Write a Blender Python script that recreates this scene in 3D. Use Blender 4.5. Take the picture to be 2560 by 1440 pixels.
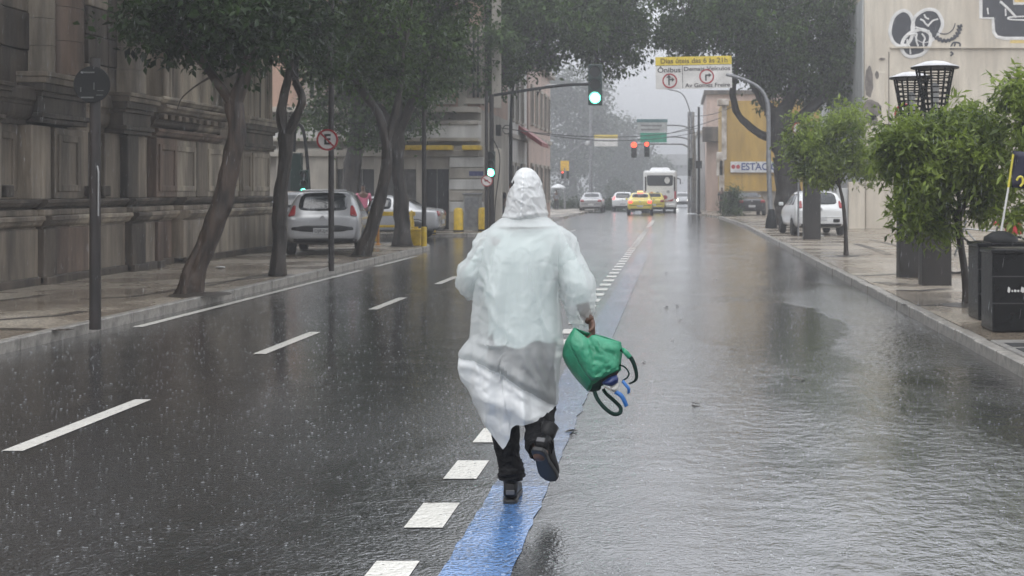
import bpy, bmesh, math, random
import numpy as np
from mathutils import Vector, Matrix, Euler, noise
from mathutils.bvhtree import BVHTree
random.seed(7); rng = np.random.default_rng(7)
R = math.radians
sc = bpy.context.scene
for o in list(bpy.data.objects): bpy.data.objects.remove(o)

# ---------------------------------------------------------------- camera
F, VX, VY, CAMH = 3400.0, 1690.0, 476.0, 1.6      # focal length, vanishing point (photo pixels), eye height
cam = bpy.data.cameras.new('camera'); camo = bpy.data.objects.new('camera', cam); sc.collection.objects.link(camo)
camo.location = (0, 0, CAMH); camo.rotation_euler = (R(90), 0, 0)
cam.sensor_width = 36; cam.lens = 36*F/2560
cam.shift_x = -(VX-1280)/2560; cam.shift_y = -(720-VY)/2560
cam.clip_start = .1; cam.clip_end = 4000
cam.dof.use_dof = True; cam.dof.focus_distance = 7.2; cam.dof.aperture_fstop = 8.0
sc.camera = camo

# ---------------------------------------------------------------- sky, sun, exposure
SUN_EL, SUN_AZ = R(58), R(200)
world = bpy.data.worlds.new('World'); sc.world = world; world.use_nodes = True
nt = world.node_tree; nt.nodes.clear()
wo = nt.nodes.new('ShaderNodeOutputWorld'); bg = nt.nodes.new('ShaderNodeBackground')
sky = nt.nodes.new('ShaderNodeTexSky'); sky.sky_type = 'NISHITA'; sky.sun_disc = False
sky.sun_elevation = SUN_EL; sky.sun_rotation = SUN_AZ; sky.air_density = 1; sky.dust_density = 4
hs = nt.nodes.new('ShaderNodeHueSaturation'); hs.inputs['Saturation'].default_value = .3
nt.links.new(sky.outputs[0], hs.inputs['Color'])
tc = nt.nodes.new('ShaderNodeTexCoord'); sx = nt.nodes.new('ShaderNodeSeparateXYZ'); nt.links.new(tc.outputs['Generated'], sx.inputs[0])
mr = nt.nodes.new('ShaderNodeMapRange')            # overcast: zenith brighter than the horizon
mr.inputs[1].default_value = 0; mr.inputs[2].default_value = .22; mr.inputs[3].default_value = 3.4; mr.inputs[4].default_value = 9.5
mr2 = nt.nodes.new('ShaderNodeMapRange'); mr2.inputs[1].default_value = 0; mr2.inputs[2].default_value = 1; mr2.inputs[3].default_value = 0; mr2.inputs[4].default_value = 4.0
nt.links.new(sx.outputs['Z'], mr2.inputs[0]); ad = nt.nodes.new('ShaderNodeMath'); ad.operation = 'ADD'; nt.links.new(mr.outputs[0], ad.inputs[0]); nt.links.new(mr2.outputs[0], ad.inputs[1])
nt.links.new(sx.outputs['Z'], mr.inputs[0])
vm = nt.nodes.new('ShaderNodeVectorMath'); vm.operation = 'SCALE'; vm.inputs[0].default_value = (.955, .985, 1.05)
nt.links.new(ad.outputs[0], vm.inputs['Scale'])
mx = nt.nodes.new('ShaderNodeMix'); mx.data_type = 'RGBA'; mx.inputs[0].default_value = .88
nt.links.new(hs.outputs[0], mx.inputs[6]); nt.links.new(vm.outputs[0], mx.inputs[7])
nt.links.new(mx.outputs[2], bg.inputs['Color']); bg.inputs['Strength'].default_value = .1
nt.links.new(bg.outputs[0], wo.inputs[0])
sun = bpy.data.lights.new('sun', 'SUN'); suno = bpy.data.objects.new('sun', sun); sc.collection.objects.link(suno)
sun.energy = .6; sun.angle = R(40); sun.color = (1, .98, .95)
suno.rotation_euler = (R(32), 0, R(-20)); suno.location = (0, -5, 30)
vs = sc.view_settings; vs.view_transform = 'Standard'; vs.look = 'None'; vs.exposure = .62; vs.gamma = 1; vs.use_curve_mapping = False
sc.render.engine = 'CYCLES'
cy = sc.cycles; cy.max_bounces = 6; cy.diffuse_bounces = 2; cy.glossy_bounces = 2; cy.transmission_bounces = 4
cy.volume_bounces = 2; cy.transparent_max_bounces = 8; cy.use_denoising = True; cy.caustics_reflective = False; cy.caustics_refractive = False
try: cy.denoiser = 'OPENIMAGEDENOISE'
except Exception: pass
cy.use_adaptive_sampling = True; cy.adaptive_threshold = .025; cy.sample_clamp_indirect = 4

# ---------------------------------------------------------------- photo -> place
def P(px, py, Y): return Vector(((px-VX)*Y/F, Y, CAMH-(py-VY)*Y/F))
def G(px, py, z=0.0):                              # the ground point (height z) seen at that pixel
    Y = F*(CAMH-z)/(py-VY); return Vector(((px-VX)*Y/F, Y, z))
KZ = .12                                           # pavement height
def GP(px, py): return G(px, py, KZ)

# ---------------------------------------------------------------- helpers
COL = sc.collection
def link(o, parent=None):
    COL.objects.link(o)
    if parent: o.parent = parent
    return o
def tag(o, label=None, cat=None, group=None, kind=None):
    if label: o['label'] = label
    if cat: o['category'] = cat
    if group: o['group'] = group
    if kind: o['kind'] = kind
    return o
def thing(name, label, cat, loc=(0,0,0), rz=0, group=None):
    o = bpy.data.objects.new(name, None); o.empty_display_size = .2; link(o)
    o.location = loc; o.rotation_euler = (0,0,rz)
    return tag(o, label, cat, group)
def obj(name, mesh, parent=None, loc=(0,0,0), rot=(0,0,0), scale=(1,1,1)):
    o = bpy.data.objects.new(name, mesh); link(o, parent); o.location = loc; o.rotation_euler = rot; o.scale = scale
    return o
def evaluated(o):                                  # mesh with the modifiers applied; removes o
    dg = bpy.context.evaluated_depsgraph_get(); dg.update()
    me = bpy.data.meshes.new_from_object(o.evaluated_get(dg)); bpy.data.objects.remove(o); return me
def catmull(pts, n):
    p = [Vector(q) for q in pts]; p = [p[0]*2-p[1]] + p + [p[-1]*2-p[-2]]; out = []
    for i in range(1, len(p)-2):
        for k in range(n):
            t = k/n; a,b,c,d = p[i-1],p[i],p[i+1],p[i+2]
            out.append(.5*((2*b)+(c-a)*t+(2*a-5*b+4*c-d)*t*t+(3*b-a-3*c+d)*t**3))
    out.append(p[-2]); return out
class MB:
    def __init__(s): s.v = []; s.f = []
    def add(s, vs, fs):
        k = len(s.v); s.v += [tuple(q) for q in vs]; s.f += [tuple(i+k for i in f) for f in fs]; return s
    def box(s, c, d, rz=0, top=1.0, topy=None, rx=0, ry=0):
        if topy is None: topy = top
        x,y,z = d[0]/2,d[1]/2,d[2]/2; m = Euler((rx,ry,rz)).to_matrix(); c = Vector(c)
        vs = [c+m@Vector(q) for q in ((-x,-y,-z),(x,-y,-z),(x,y,-z),(-x,y,-z),(-x*top,-y*topy,z),(x*top,-y*topy,z),(x*top,y*topy,z),(-x*top,y*topy,z))]
        return s.add(vs, [(0,3,2,1),(4,5,6,7),(0,1,5,4),(1,2,6,5),(2,3,7,6),(3,0,4,7)])
    def b2(s, a, b): return s.box([(a[i]+b[i])/2 for i in range(3)], [abs(b[i]-a[i]) for i in range(3)])
    def tube(s, pts, r, n=8, cap=True, flat=None, jit=0):
        pts = [Vector(p) for p in pts]; N = len(pts)
        if not hasattr(r, '__len__'): r = [r]*N
        t0 = (pts[1]-pts[0]).normalized(); up = Vector((0,0,1)) if abs(t0.z) < .9 else Vector((1,0,0))
        a = t0.cross(up).normalized(); rings = []
        for i, p in enumerate(pts):
            t = (pts[min(i+1,N-1)]-pts[max(i-1,0)]).normalized()
            a = (a - t*a.dot(t)).normalized(); b = t.cross(a)
            for k in range(n):
                th = 2*math.pi*k/n; rr = r[i]*(1+(jit*(noise.noise(p*2.3+Vector((math.cos(th)*1.5,math.sin(th)*1.5,0)))+.5*noise.noise(Vector((p.x*7+math.cos(th)*4,p.y*7+math.sin(th)*4,p.z*3.5)))) if jit else 0))
                rings.append(p + a*math.cos(th)*rr*(flat or 1) + b*math.sin(th)*rr)
        fs = [(i*n+k, i*n+(k+1)%n, (i+1)*n+(k+1)%n, (i+1)*n+k) for i in range(N-1) for k in range(n)]
        if cap: fs += [tuple(range(n-1,-1,-1)), tuple(range((N-1)*n, N*n))]
        return s.add(rings, fs)
    def lathe(s, prof, n=16, c=(0,0,0), m=None):
        vs = []; c = Vector(c)
        for r, z in prof:
            for k in range(n):
                q = Vector((r*math.cos(2*math.pi*k/n), r*math.sin(2*math.pi*k/n), z))
                vs.append(c + (m@q if m else q))
        N = len(prof); fs = [(i*n+k, i*n+(k+1)%n, (i+1)*n+(k+1)%n, (i+1)*n+k) for i in range(N-1) for k in range(n)]
        fs += [tuple(range(n-1,-1,-1)), tuple(range((N-1)*n, N*n))]
        return s.add(vs, fs)
    def prism(s, poly, d0, d1, ax='y'):            # poly = 2D points; extruded along ax from d0 to d1
        def q(a, b, d): return {'y':(a,d,b), 'x':(d,a,b), 'z':(a,b,d)}[ax]
        n = len(poly); vs = [q(a,b,d0) for a,b in poly] + [q(a,b,d1) for a,b in poly]
        return s.add(vs, [tuple(range(n)), tuple(range(2*n-1,n-1,-1))] + [(i,i+n,(i+1)%n+n,(i+1)%n) for i in range(n)])
    def mesh(s, name, mat=None, smooth=False):
        me = bpy.data.meshes.new(name); me.from_pydata(s.v, [], s.f)
        bm = bmesh.new(); bm.from_mesh(me); bmesh.ops.recalc_face_normals(bm, faces=bm.faces); bm.to_mesh(me); bm.free()
        if mat: me.materials.append(mat)
        if smooth: me.polygons.foreach_set('use_smooth', [True]*len(me.polygons))
        me.update(); return me
    def build(s, name, mat, parent=None, smooth=False, bevel=0, loc=(0,0,0), rot=(0,0,0)):
        o = obj(name, s.mesh(name, mat, smooth), parent, loc, rot)
        if bevel:
            b = o.modifiers.new('bevel','BEVEL'); b.width = bevel; b.segments = 2; b.limit_method = 'ANGLE'; b.angle_limit = R(40)
        if smooth and not bevel:
            try: o.data.set_sharp_from_angle(angle=R(50))
            except Exception: pass
        return o
def copy_tree(o, parent=None):
    c = o.copy(); COL.objects.link(c); c.parent = parent
    for ch in o.children: copy_tree(ch, c)
    return c
def circle(cx, cz, r, n=24, r2=None): return [(cx+r*math.cos(2*math.pi*k/n), cz+(r2 or r)*math.sin(2*math.pi*k/n)) for k in range(n)]
def text(s, size, loc, mat, parent, rot=(R(90),0,0), align='CENTER', width=None, ext=.003, name='lettering', bold=0):
    cu = bpy.data.curves.new('t','FONT'); cu.body = s; cu.size = size; cu.align_x = align; cu.align_y = 'CENTER'; cu.extrude = ext; cu.offset = bold
    t = bpy.data.objects.new('t', cu); COL.objects.link(t); me = evaluated(t); me.materials.clear(); me.materials.append(mat)
    o = obj(name, me, parent, loc, rot)
    if width:
        xs = [v.co.x for v in me.vertices]; o.scale.x = width/max(.01, max(xs)-min(xs))
    return o

# ---------------------------------------------------------------- materials
MATS = {}
def mat(name, col, rough=.6, metal=0, col2=None, scale=5, bump=0, bscale=30, stretch=(1,1,1), spec=.5, coat=0, emit=0, ramp=(.35,.7), detail=6, island=0, streak=0):
    if name in MATS: return MATS[name]
    m = bpy.data.materials.new(name); m.use_nodes = True; n = m.node_tree.nodes; l = m.node_tree.links; b = n['Principled BSDF']
    b.inputs['Roughness'].default_value = rough; b.inputs['Metallic'].default_value = metal; b.inputs['Specular IOR Level'].default_value = spec
    b.inputs['Coat Weight'].default_value = coat; b.inputs['Coat Roughness'].default_value = .12
    c1 = (*col,1); c2 = (*(col2 or [c*.72 for c in col]),1)
    t = n.new('ShaderNodeTexCoord'); mp = n.new('ShaderNodeMapping'); mp.inputs['Scale'].default_value = stretch; l.new(t.outputs['Object'], mp.inputs[0])
    nz = n.new('ShaderNodeTexNoise'); nz.inputs['Scale'].default_value = scale; nz.inputs['Detail'].default_value = detail; l.new(mp.outputs[0], nz.inputs['Vector'])
    cr = n.new('ShaderNodeValToRGB'); cr.color_ramp.elements[0].position = ramp[0]; cr.color_ramp.elements[1].position = ramp[1]
    cr.color_ramp.elements[0].color = c2; cr.color_ramp.elements[1].color = c1; l.new(nz.outputs['Fac'], cr.inputs[0]); out = cr.outputs[0]
    if island:
        g = n.new('ShaderNodeNewGeometry'); h = n.new('ShaderNodeHueSaturation'); r = n.new('ShaderNodeMapRange'); r.inputs[3].default_value = 1-island; r.inputs[4].default_value = 1+island
        l.new(g.outputs['Random Per Island'], r.inputs[0]); l.new(r.outputs[0], h.inputs['Value']); l.new(out, h.inputs['Color']); out = h.outputs[0]
    if streak:                                       # rain-washed grime running down the face
        m2 = n.new('ShaderNodeMapping'); m2.inputs['Scale'].default_value = (1,1,.13); l.new(t.outputs['Object'], m2.inputs[0])
        n2 = n.new('ShaderNodeTexNoise'); n2.inputs['Scale'].default_value = 2.3; n2.inputs['Detail'].default_value = 8; n2.inputs['Roughness'].default_value = .7; l.new(m2.outputs[0], n2.inputs['Vector'])
        c2_ = n.new('ShaderNodeValToRGB'); c2_.color_ramp.elements[0].position = .36; c2_.color_ramp.elements[1].position = .62; c2_.color_ramp.elements[0].color = (1-streak,1-streak,1-streak,1); c2_.color_ramp.elements[1].color = (1,1,1,1); l.new(n2.outputs['Fac'], c2_.inputs[0])
        mm = n.new('ShaderNodeMix'); mm.data_type = 'RGBA'; mm.blend_type = 'MULTIPLY'; mm.inputs[0].default_value = 1; l.new(out, mm.inputs[6]); l.new(c2_.outputs[0], mm.inputs[7]); out = mm.outputs[2]
    l.new(out, b.inputs['Base Color'])
    if bump:
        nb = n.new('ShaderNodeTexNoise'); nb.inputs['Scale'].default_value = bscale; nb.inputs['Detail'].default_value = 5; l.new(mp.outputs[0], nb.inputs['Vector'])
        bp = n.new('ShaderNodeBump'); bp.inputs['Strength'].default_value = bump; bp.inputs['Distance'].default_value = .02
        l.new(nb.outputs['Fac'], bp.inputs['Height']); l.new(bp.outputs[0], b.inputs['Normal'])
    if emit:
        b.inputs['Emission Color'].default_value = (*col,1); b.inputs['Emission Strength'].default_value = emit
    MATS[name] = m; return m
def leaf_mat(name, c1, c2, trans=.35, rough=.3, spec=.28):
    m = bpy.data.materials.new(name); m.use_nodes = True; n = m.node_tree.nodes; l = m.node_tree.links; b = n['Principled BSDF']; out = n['Material Output']
    g = n.new('ShaderNodeNewGeometry'); cr = n.new('ShaderNodeValToRGB'); cr.color_ramp.elements[0].color = (*c1,1); cr.color_ramp.elements[1].color = (*c2,1)
    t = n.new('ShaderNodeTexCoord'); nz = n.new('ShaderNodeTexNoise'); nz.inputs['Scale'].default_value = 1.1; nz.inputs['Detail'].default_value = 2; l.new(t.outputs['Object'], nz.inputs['Vector'])
    mi = n.new('ShaderNodeMath'); mi.operation = 'MULTIPLY_ADD'; mi.inputs[1].default_value = .55; l.new(g.outputs['Random Per Island'], mi.inputs[0])
    m2 = n.new('ShaderNodeMath'); m2.operation = 'MULTIPLY_ADD'; m2.inputs[1].default_value = 1.6; m2.inputs[2].default_value = -.6; l.new(nz.outputs['Fac'], m2.inputs[0]); l.new(m2.outputs[0], mi.inputs[2])
    l.new(mi.outputs[0], cr.inputs[0]); l.new(cr.outputs[0], b.inputs['Base Color']); b.inputs['Roughness'].default_value = rough; b.inputs['Specular IOR Level'].default_value = spec
    tr = n.new('ShaderNodeBsdfTranslucent'); l.new(cr.outputs[0], tr.inputs['Color']); ms = n.new('ShaderNodeMixShader'); ms.inputs[0].default_value = trans
    l.new(b.outputs[0], ms.inputs[1]); l.new(tr.outputs[0], ms.inputs[2]); l.new(ms.outputs[0], out.inputs['Surface']); return m
# ================================================================ the setting: ground, road, pavements
def road_material(name='wet_asphalt', col=None, coat=1, chopk=1):
    m = bpy.data.materials.new(name); m.use_nodes = True; n = m.node_tree.nodes; l = m.node_tree.links; b = n['Principled BSDF']
    t = n.new('ShaderNodeTexCoord')
    def nz(scale, st=(1,1,1), det=4):
        mp = n.new('ShaderNodeMapping'); mp.inputs['Scale'].default_value = st; l.new(t.outputs['Object'], mp.inputs[0])
        k = n.new('ShaderNodeTexNoise'); k.inputs['Scale'].default_value = scale; k.inputs['Detail'].default_value = det; l.new(mp.outputs[0], k.inputs['Vector']); return k.outputs['Fac']
    def math_(op, a, c, d=None):
        k = n.new('ShaderNodeMath'); k.operation = op
        for i, q in enumerate((a, c, d)):
            if q is None: continue
            if isinstance(q, (int, float)): k.inputs[i].default_value = q
            else: l.new(q, k.inputs[i])
        return k.outputs[0]
    def rng_(x, a, b_, c, d):
        k = n.new('ShaderNodeMapRange'); k.interpolation_type = 'SMOOTHSTEP'; l.new(x, k.inputs[0])
        for i, q in enumerate((a, b_, c, d)): k.inputs[i+1].default_value = q
        return k.outputs[0]
    sp = n.new('ShaderNodeSeparateXYZ'); l.new(t.outputs['Object'], sp.inputs[0])
    big = nz(.35, (1,.5,1), 5); mid = nz(2.2, (1,.7,1), 4)
    # how deep the water stands: a running sheet towards the right-hand gutter, a thin film elsewhere
    side = rng_(math_('ADD', sp.outputs['X'], math_('MULTIPLY', big, 2.4)), .1, 2.2, 0, 1)
    film = rng_(math_('ADD', big, math_('MULTIPLY', mid, .35)), .5, .82, 0, 1)
    wet = math_('MAXIMUM', math_('MULTIPLY', side, .9), math_('MULTIPLY', film, .8))
    grain = nz(42, (1,1,1), 2); grain2 = nz(120, (1,1,1), 2)
    cr = n.new('ShaderNodeValToRGB'); cr.color_ramp.elements[0].color = (.005,.005,.0055,1); cr.color_ramp.elements[1].color = (.034,.033,.032,1)
    cr.color_ramp.elements[0].position = .32; cr.color_ramp.elements[1].position = .72
    l.new(math_('ADD', math_('MULTIPLY', grain, .7), math_('MULTIPLY', mid, .3)), cr.inputs[0]); l.new(cr.outputs[0], b.inputs['Base Color'])
    if col:
        for e_, c_, p_ in zip(cr.color_ramp.elements, (col[1], col[0]), col[2]): e_.color = (*c_,1); e_.position = p_
    l.new(rng_(wet, 0, 1, .24, .15), b.inputs['Roughness']); b.inputs['IOR'].default_value = 1.36; b.inputs['Specular IOR Level'].default_value = .8; b.inputs['Coat Weight'].default_value = coat; b.inputs['Coat IOR'].default_value = 1.7; b.inputs['Coat Roughness'].default_value = .13
    # calm pool before the gutter flow, wheel tracks worn smoother, patches of rougher chop elsewhere
    def gauss(cx, cy_, rx, ry, e0=.7, e1=1.5):
        dx = math_('DIVIDE', math_('SUBTRACT', sp.outputs['X'], cx), rx); dy = math_('DIVIDE', math_('SUBTRACT', sp.outputs['Y'], cy_), ry)
        return rng_(math_('ADD', math_('ADD', math_('MULTIPLY', dx, dx), math_('MULTIPLY', dy, dy)), math_('MULTIPLY', mid, .9)), e0, e1, 1, 0)
    calm = gauss(1.05, 16.6, 1.05, 3.4, 1.15, 1.45); flow = gauss(2.35, 17.5, .95, 6.0, .9, 1.6); chop = rng_(nz(1.3, (1,.45,1), 3), .38, .62, .35, 1.25)
    still = math_('SUBTRACT', 1, math_('MULTIPLY', gauss(-3.9, 15.0, 2.7, 6.0, .5, 1.9), .8))
    rip = nz(11, (1.15,.85,1), 5); rip2 = nz(36, (1.1,.9,1), 3); swell = nz(2.6, (.8,1.3,1), 3)
    amp = math_('MULTIPLY', math_('ADD', chop, math_('MULTIPLY', flow, 1.6)), math_('SUBTRACT', 1, math_('MULTIPLY', calm, .85)))
    h = math_('ADD', math_('MULTIPLY', grain, rng_(wet, 0, 1, 1.15, .3)), math_('MULTIPLY', math_('MULTIPLY', rip, rng_(wet, 0, 1, .35, 2.2)), amp))
    h = math_('ADD', h, math_('MULTIPLY', math_('MULTIPLY', rip2, rng_(wet, 0, 1, .3, .75)), amp)); h = math_('ADD', h, math_('MULTIPLY', grain2, .12)); h = math_('ADD', h, math_('MULTIPLY', swell, 1.2))
    h = math_('MULTIPLY', h, still); bp = n.new('ShaderNodeBump'); bp.inputs['Strength'].default_value = min(1, .62*chopk); bp.inputs['Distance'].default_value = .0065*chopk
    l.new(h, bp.inputs['Height']); l.new(bp.outputs[0], b.inputs['Normal']); l.new(bp.outputs[0], b.inputs['Coat Normal']); return m
M_road = road_material()
M_white = road_material('white_road_paint', ((.72,.70,.64), (.24,.235,.22), (.31,.44)), .25)
M_blue = road_material('blue_road_paint', ((.105,.235,.50), (.035,.07,.14), (.33,.54)))
def pave_material(name, c1, c2, cell=19):
    m = bpy.data.materials.new(name); m.use_nodes = True; n = m.node_tree.nodes; l = m.node_tree.links; b = n['Principled BSDF']
    t = n.new('ShaderNodeTexCoord')
    v = n.new('ShaderNodeTexVoronoi'); v.feature = 'DISTANCE_TO_EDGE'; v.inputs['Scale'].default_value = cell; l.new(t.outputs['Object'], v.inputs['Vector'])
    v2 = n.new('ShaderNodeTexVoronoi'); v2.inputs['Scale'].default_value = cell; l.new(t.outputs['Object'], v2.inputs['Vector'])
    st = n.new('ShaderNodeValToRGB'); st.color_ramp.elements[0].color = (*c2,1); st.color_ramp.elements[1].color = (*c1,1); l.new(v2.outputs['Color'], st.inputs[0])
    nz = n.new('ShaderNodeTexNoise'); nz.inputs['Scale'].default_value = .55; nz.inputs['Detail'].default_value = 6; l.new(t.outputs['Object'], nz.inputs['Vector'])
    dirt = n.new('ShaderNodeValToRGB'); dirt.color_ramp.elements[0].position = .35; dirt.color_ramp.elements[1].position = .65
    dirt.color_ramp.elements[0].color = (.55,.50,.45,1); dirt.color_ramp.elements[1].color = (1,1,1,1); l.new(nz.outputs['Fac'], dirt.inputs[0])
    mu = n.new('ShaderNodeMix'); mu.data_type = 'RGBA'; mu.blend_type = 'MULTIPLY'; mu.inputs[0].default_value = 1; l.new(st.outputs[0], mu.inputs[6]); l.new(dirt.outputs[0], mu.inputs[7])
    e = n.new('ShaderNodeMapRange'); e.inputs[1].default_value = 0; e.inputs[2].default_value = .09; l.new(v.outputs['Distance'], e.inputs[0])
    mj = n.new('ShaderNodeMix'); mj.data_type = 'RGBA'; mj.inputs[6].default_value = (.055,.05,.045,1); l.new(e.outputs[0], mj.inputs[0]); l.new(mu.outputs[2], mj.inputs[7])
    l.new(mj.outputs[2], b.inputs['Base Color'])
    rr = n.new('ShaderNodeMapRange'); rr.inputs[1].default_value = .4; rr.inputs[2].default_value = .62; rr.inputs[3].default_value = .12; rr.inputs[4].default_value = .42
    l.new(nz.outputs['Fac'], rr.inputs[0]); l.new(rr.outputs[0], b.inputs['Roughness'])
    bp = n.new('ShaderNodeBump'); bp.inputs['Strength'].default_value = .5; bp.inputs['Distance'].default_value = .008; l.new(e.outputs[0], bp.inputs['Height']); l.new(bp.outputs[0], b.inputs['Normal'])
    return m
M_pave = pave_material('wet_mosaic_pavement', (.52,.46,.37), (.24,.205,.165))
M_pave2 = pave_material('dark_mosaic_band', (.10,.085,.07), (.05,.043,.038))
M_kerb = mat('granite_kerb', (.36,.335,.30), .3, col2=(.17,.16,.145), scale=9, bump=.4, bscale=40)
M_earth = mat('damp_earth', (.16,.14,.115), .7, col2=(.08,.07,.055), scale=.4, bump=.3)

gr = MB().add([(-900,-120,-.03),(900,-120,-.03),(900,1400,-.03),(-900,1400,-.03)], [(0,1,2,3)]).build('ground', M_earth); tag(gr, kind='structure')
road = MB()
road.add([(-60,-60,0),(60,-60,0),(60,420,0),(-60,420,0)], [(0,1,2,3)])
road = road.build('road', M_road); tag(road, kind='structure')
EDGE_L, EDGE_R = -6.56, 2.97
def marking(name, x0, x1, y0, y1, m, skew=0):
    z = .004; return MB().add([(x0,y0,z),(x1,y0,z),(x1,y1,z),(x0,y1,z)], [(0,1,2,3)]).build(name, m, road)
# lane dashes, dotted line, edge line and the blue stripe (painted sheets on the asphalt)
for k in range(-1, 10):
    y0 = 8.34 + k*4.95
    marking('lane_dash', -4.135, -4.005, y0, y0+2.05, M_white)
y = 4.26
while y < 58:
    s = .51
    marking('dotted_block', -1.29, -1.105, y, y+s, M_white); y += 1.09
marking('dotted_block', -1.30, -1.12, 59, 72, M_white)
marking('edge_line', -6.36, -6.24, 15.9, 27.2, M_white)
marking('edge_line', -6.36, -6.24, 28.5, 33, M_white)
M_blue_worn_sheen = road_material('worn_sheen_blue_paint', ((.085,.155,.30), (.026,.034,.05), (.38,.60)))  # far stripe: wear plus wash-out by sky reflection, both put into the colour
def blue(y0, y1, m):
    vs = []; n_ = int((y1-y0)/.12)
    for i in range(n_+1):
        yy = y0+(y1-y0)*i/n_; vs += [(-.985+.016*noise.noise(Vector((yy*5,0,0)))+.008*noise.noise(Vector((yy*23,0,0))), yy, .004), (-.69+.022*noise.noise(Vector((yy*4,5,0)))+.012*noise.noise(Vector((yy*19,5,0))), yy, .004)]
    MB().add(vs, [(2*i,2*i+1,2*i+3,2*i+2) for i in range(n_)]).build('blue_stripe', m, road)
blue(3, 7.35, M_blue); blue(7.35, 50, M_blue_worn_sheen)
def slab(name, poly, m, z1=KZ):
    o = MB().prism(poly, -.02, z1, 'z').build(name, m); tag(o, kind='structure'); return o
pl = slab('pavement_left', [(-6.72,-20),(-6.72,36.5),(-7.0,37.6),(-7.8,38.2),(-30,38.2),(-30,-20)], M_pave)
pf = slab('pavement_far_left', [(-7.2,46.8),(-6.5,47.6),(-6.3,49),(-6.3,110),(-40,110),(-40,46.8)], M_pave)
RK = [(EDGE_R+.14,-20),(EDGE_R+.14,57),(2.95,66),(2.6,78),(1.6,86),(1.45,92),(1.45,170)]
pr = slab('pavement_right', RK + [(40,170),(40,-20)], M_pave)
def kerb(line, parent, out, first=.95, w=.13):
    """granite kerb stones laid along a line, each its own piece"""
    me = MB().box((0,0,0),(1,w,KZ+.13)).mesh('kerb_stone', M_kerb)
    for (x0,y0),(x1,y1) in zip(line, line[1:]):
        d = math.hypot(x1-x0,y1-y0); n = max(1, round(d/first)); a = math.atan2(y1-y0,x1-x0)
        for i in range(n):
            t = (i+.5)/n; j = random.uniform(-.008,.008)
            o = obj('kerb_stone', me, parent, (x0+(x1-x0)*t+j, y0+(y1-y0)*t, (KZ+.012-.13)/2+j*.5), (0,0,a+random.uniform(-.006,.006)), (d/n-.014,1,1))
            b = o.modifiers.new('bevel','BEVEL'); b.width = .012; b.segments = 1
kerb([(-6.64,8),(-6.64,36.3)], pl, -1); kerb([(-6.64,36.4),(-6.93,37.6),(-7.75,38.28),(-14,38.28)], pl, -1)
kerb([(-14,46.7),(-7.2,46.7),(-6.42,47.5),(-6.22,49),(-6.22,66)], pf, -1, 1.3)
kerb([(EDGE_R+.06,5),(EDGE_R+.06,57)], pr, 1); kerb([(EDGE_R+.06,57),(2.87,66),(2.52,78)], pr, 1, 1.4)
# darker mosaic bands and joints in the pavements
def band(pts, w, parent, m=M_pave2):
    vs = []
    for i, (x, y) in enumerate(pts):
        a = Vector(pts[max(i-1,0)]); c = Vector(pts[min(i+1,len(pts)-1)]); d = (c-a).normalized(); nrm = Vector((-d.y,d.x))*w/2
        vs += [(x+nrm.x,y+nrm.y,KZ+.004),(x-nrm.x,y-nrm.y,KZ+.004)]
    MB().add(vs, [(2*i,2*i+1,2*i+3,2*i+2) for i in range(len(pts)-1)]).build('mosaic_band', m, parent)
def gp2(*pp): return [tuple(GP(*q).xy) for q in pp]
band(gp2((-300,815),(-60,805),(60,795),(140,790),(210,778)), .16, pl)
band(gp2((-300,822),(-40,822),(100,824),(175,826)), .16, pl)
band(gp2((-200,765),(0,752),(60,745),(110,738)), .14, pl)
band(gp2((200,748),(330,742),(420,728),(520,708),(690,690)), .13, pl)
band(gp2((520,715),(640,690),(720,676)), .12, pl)
band(gp2((2130,690),(2190,688),(2255,684)), .16, pr); band(gp2((2240,726),(2300,727),(2372,722)), .22, pr)
band(gp2((2140,610),(2190,624),(2222,637)), .22, pr); band(gp2((2255,762),(2330,764),(2420,758),(2460,752)), .16, pr)
band(gp2((2066,641),(2110,640),(2180,636)), .15, pr); band(gp2((2200,705),(2240,712),(2260,709)), .25, pr); band(gp2((2180,600),(2260,618),(2300,624)), .2, pr)
# tree pits: earth showing round the trunks
M_soil = mat('wet_soil', (.05,.042,.034), .35, col2=(.025,.02,.016), scale=14, bump=.6)
def pit(px, py, r, parent):
    p = GP(px, py); m = MB(); n = 14
    vs = [(p.x,p.y,KZ+.03)] + [(p.x+r*(1+.3*noise.noise(Vector((k,px,0))))*math.cos(2*math.pi*k/n), p.y+r*1.3*math.sin(2*math.pi*k/n), KZ+.003) for k in range(n)]
    m.add(vs, [(0,k+1,(k+1)%n+1) for k in range(n)]).build('soil_patch', M_soil, parent, smooth=True)
for q in ((500,737,.42),(700,689,.3),(905,640,.35),(1010,617,.4)): pit(*q, pl)
for q in ((2115,640,.3),(2410,763,.3)): pit(*q, pr)
# gutter inlet with slots in the right-hand kerb
inl = thing('gutter_inlet', 'concrete gutter inlet with dark slots set in the right-hand kerb', 'drain', (EDGE_R+.22,12.3,KZ))
m_con = mat('inlet_concrete', (.27,.26,.24), .35, col2=(.15,.14,.13), scale=12, bump=.3)
MB().b2((-.12,-1.0,-.06),(.22,1.0,.02)).build('cover', m_con, inl, bevel=.012)
m_hole = mat('drain_black', (.008,.008,.008), .5)
for k in range(4): MB().b2((-.05,-.86+k*.42,.0),(.15,-.56+k*.42,.024)).build('slot', m_hole, inl)
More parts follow.
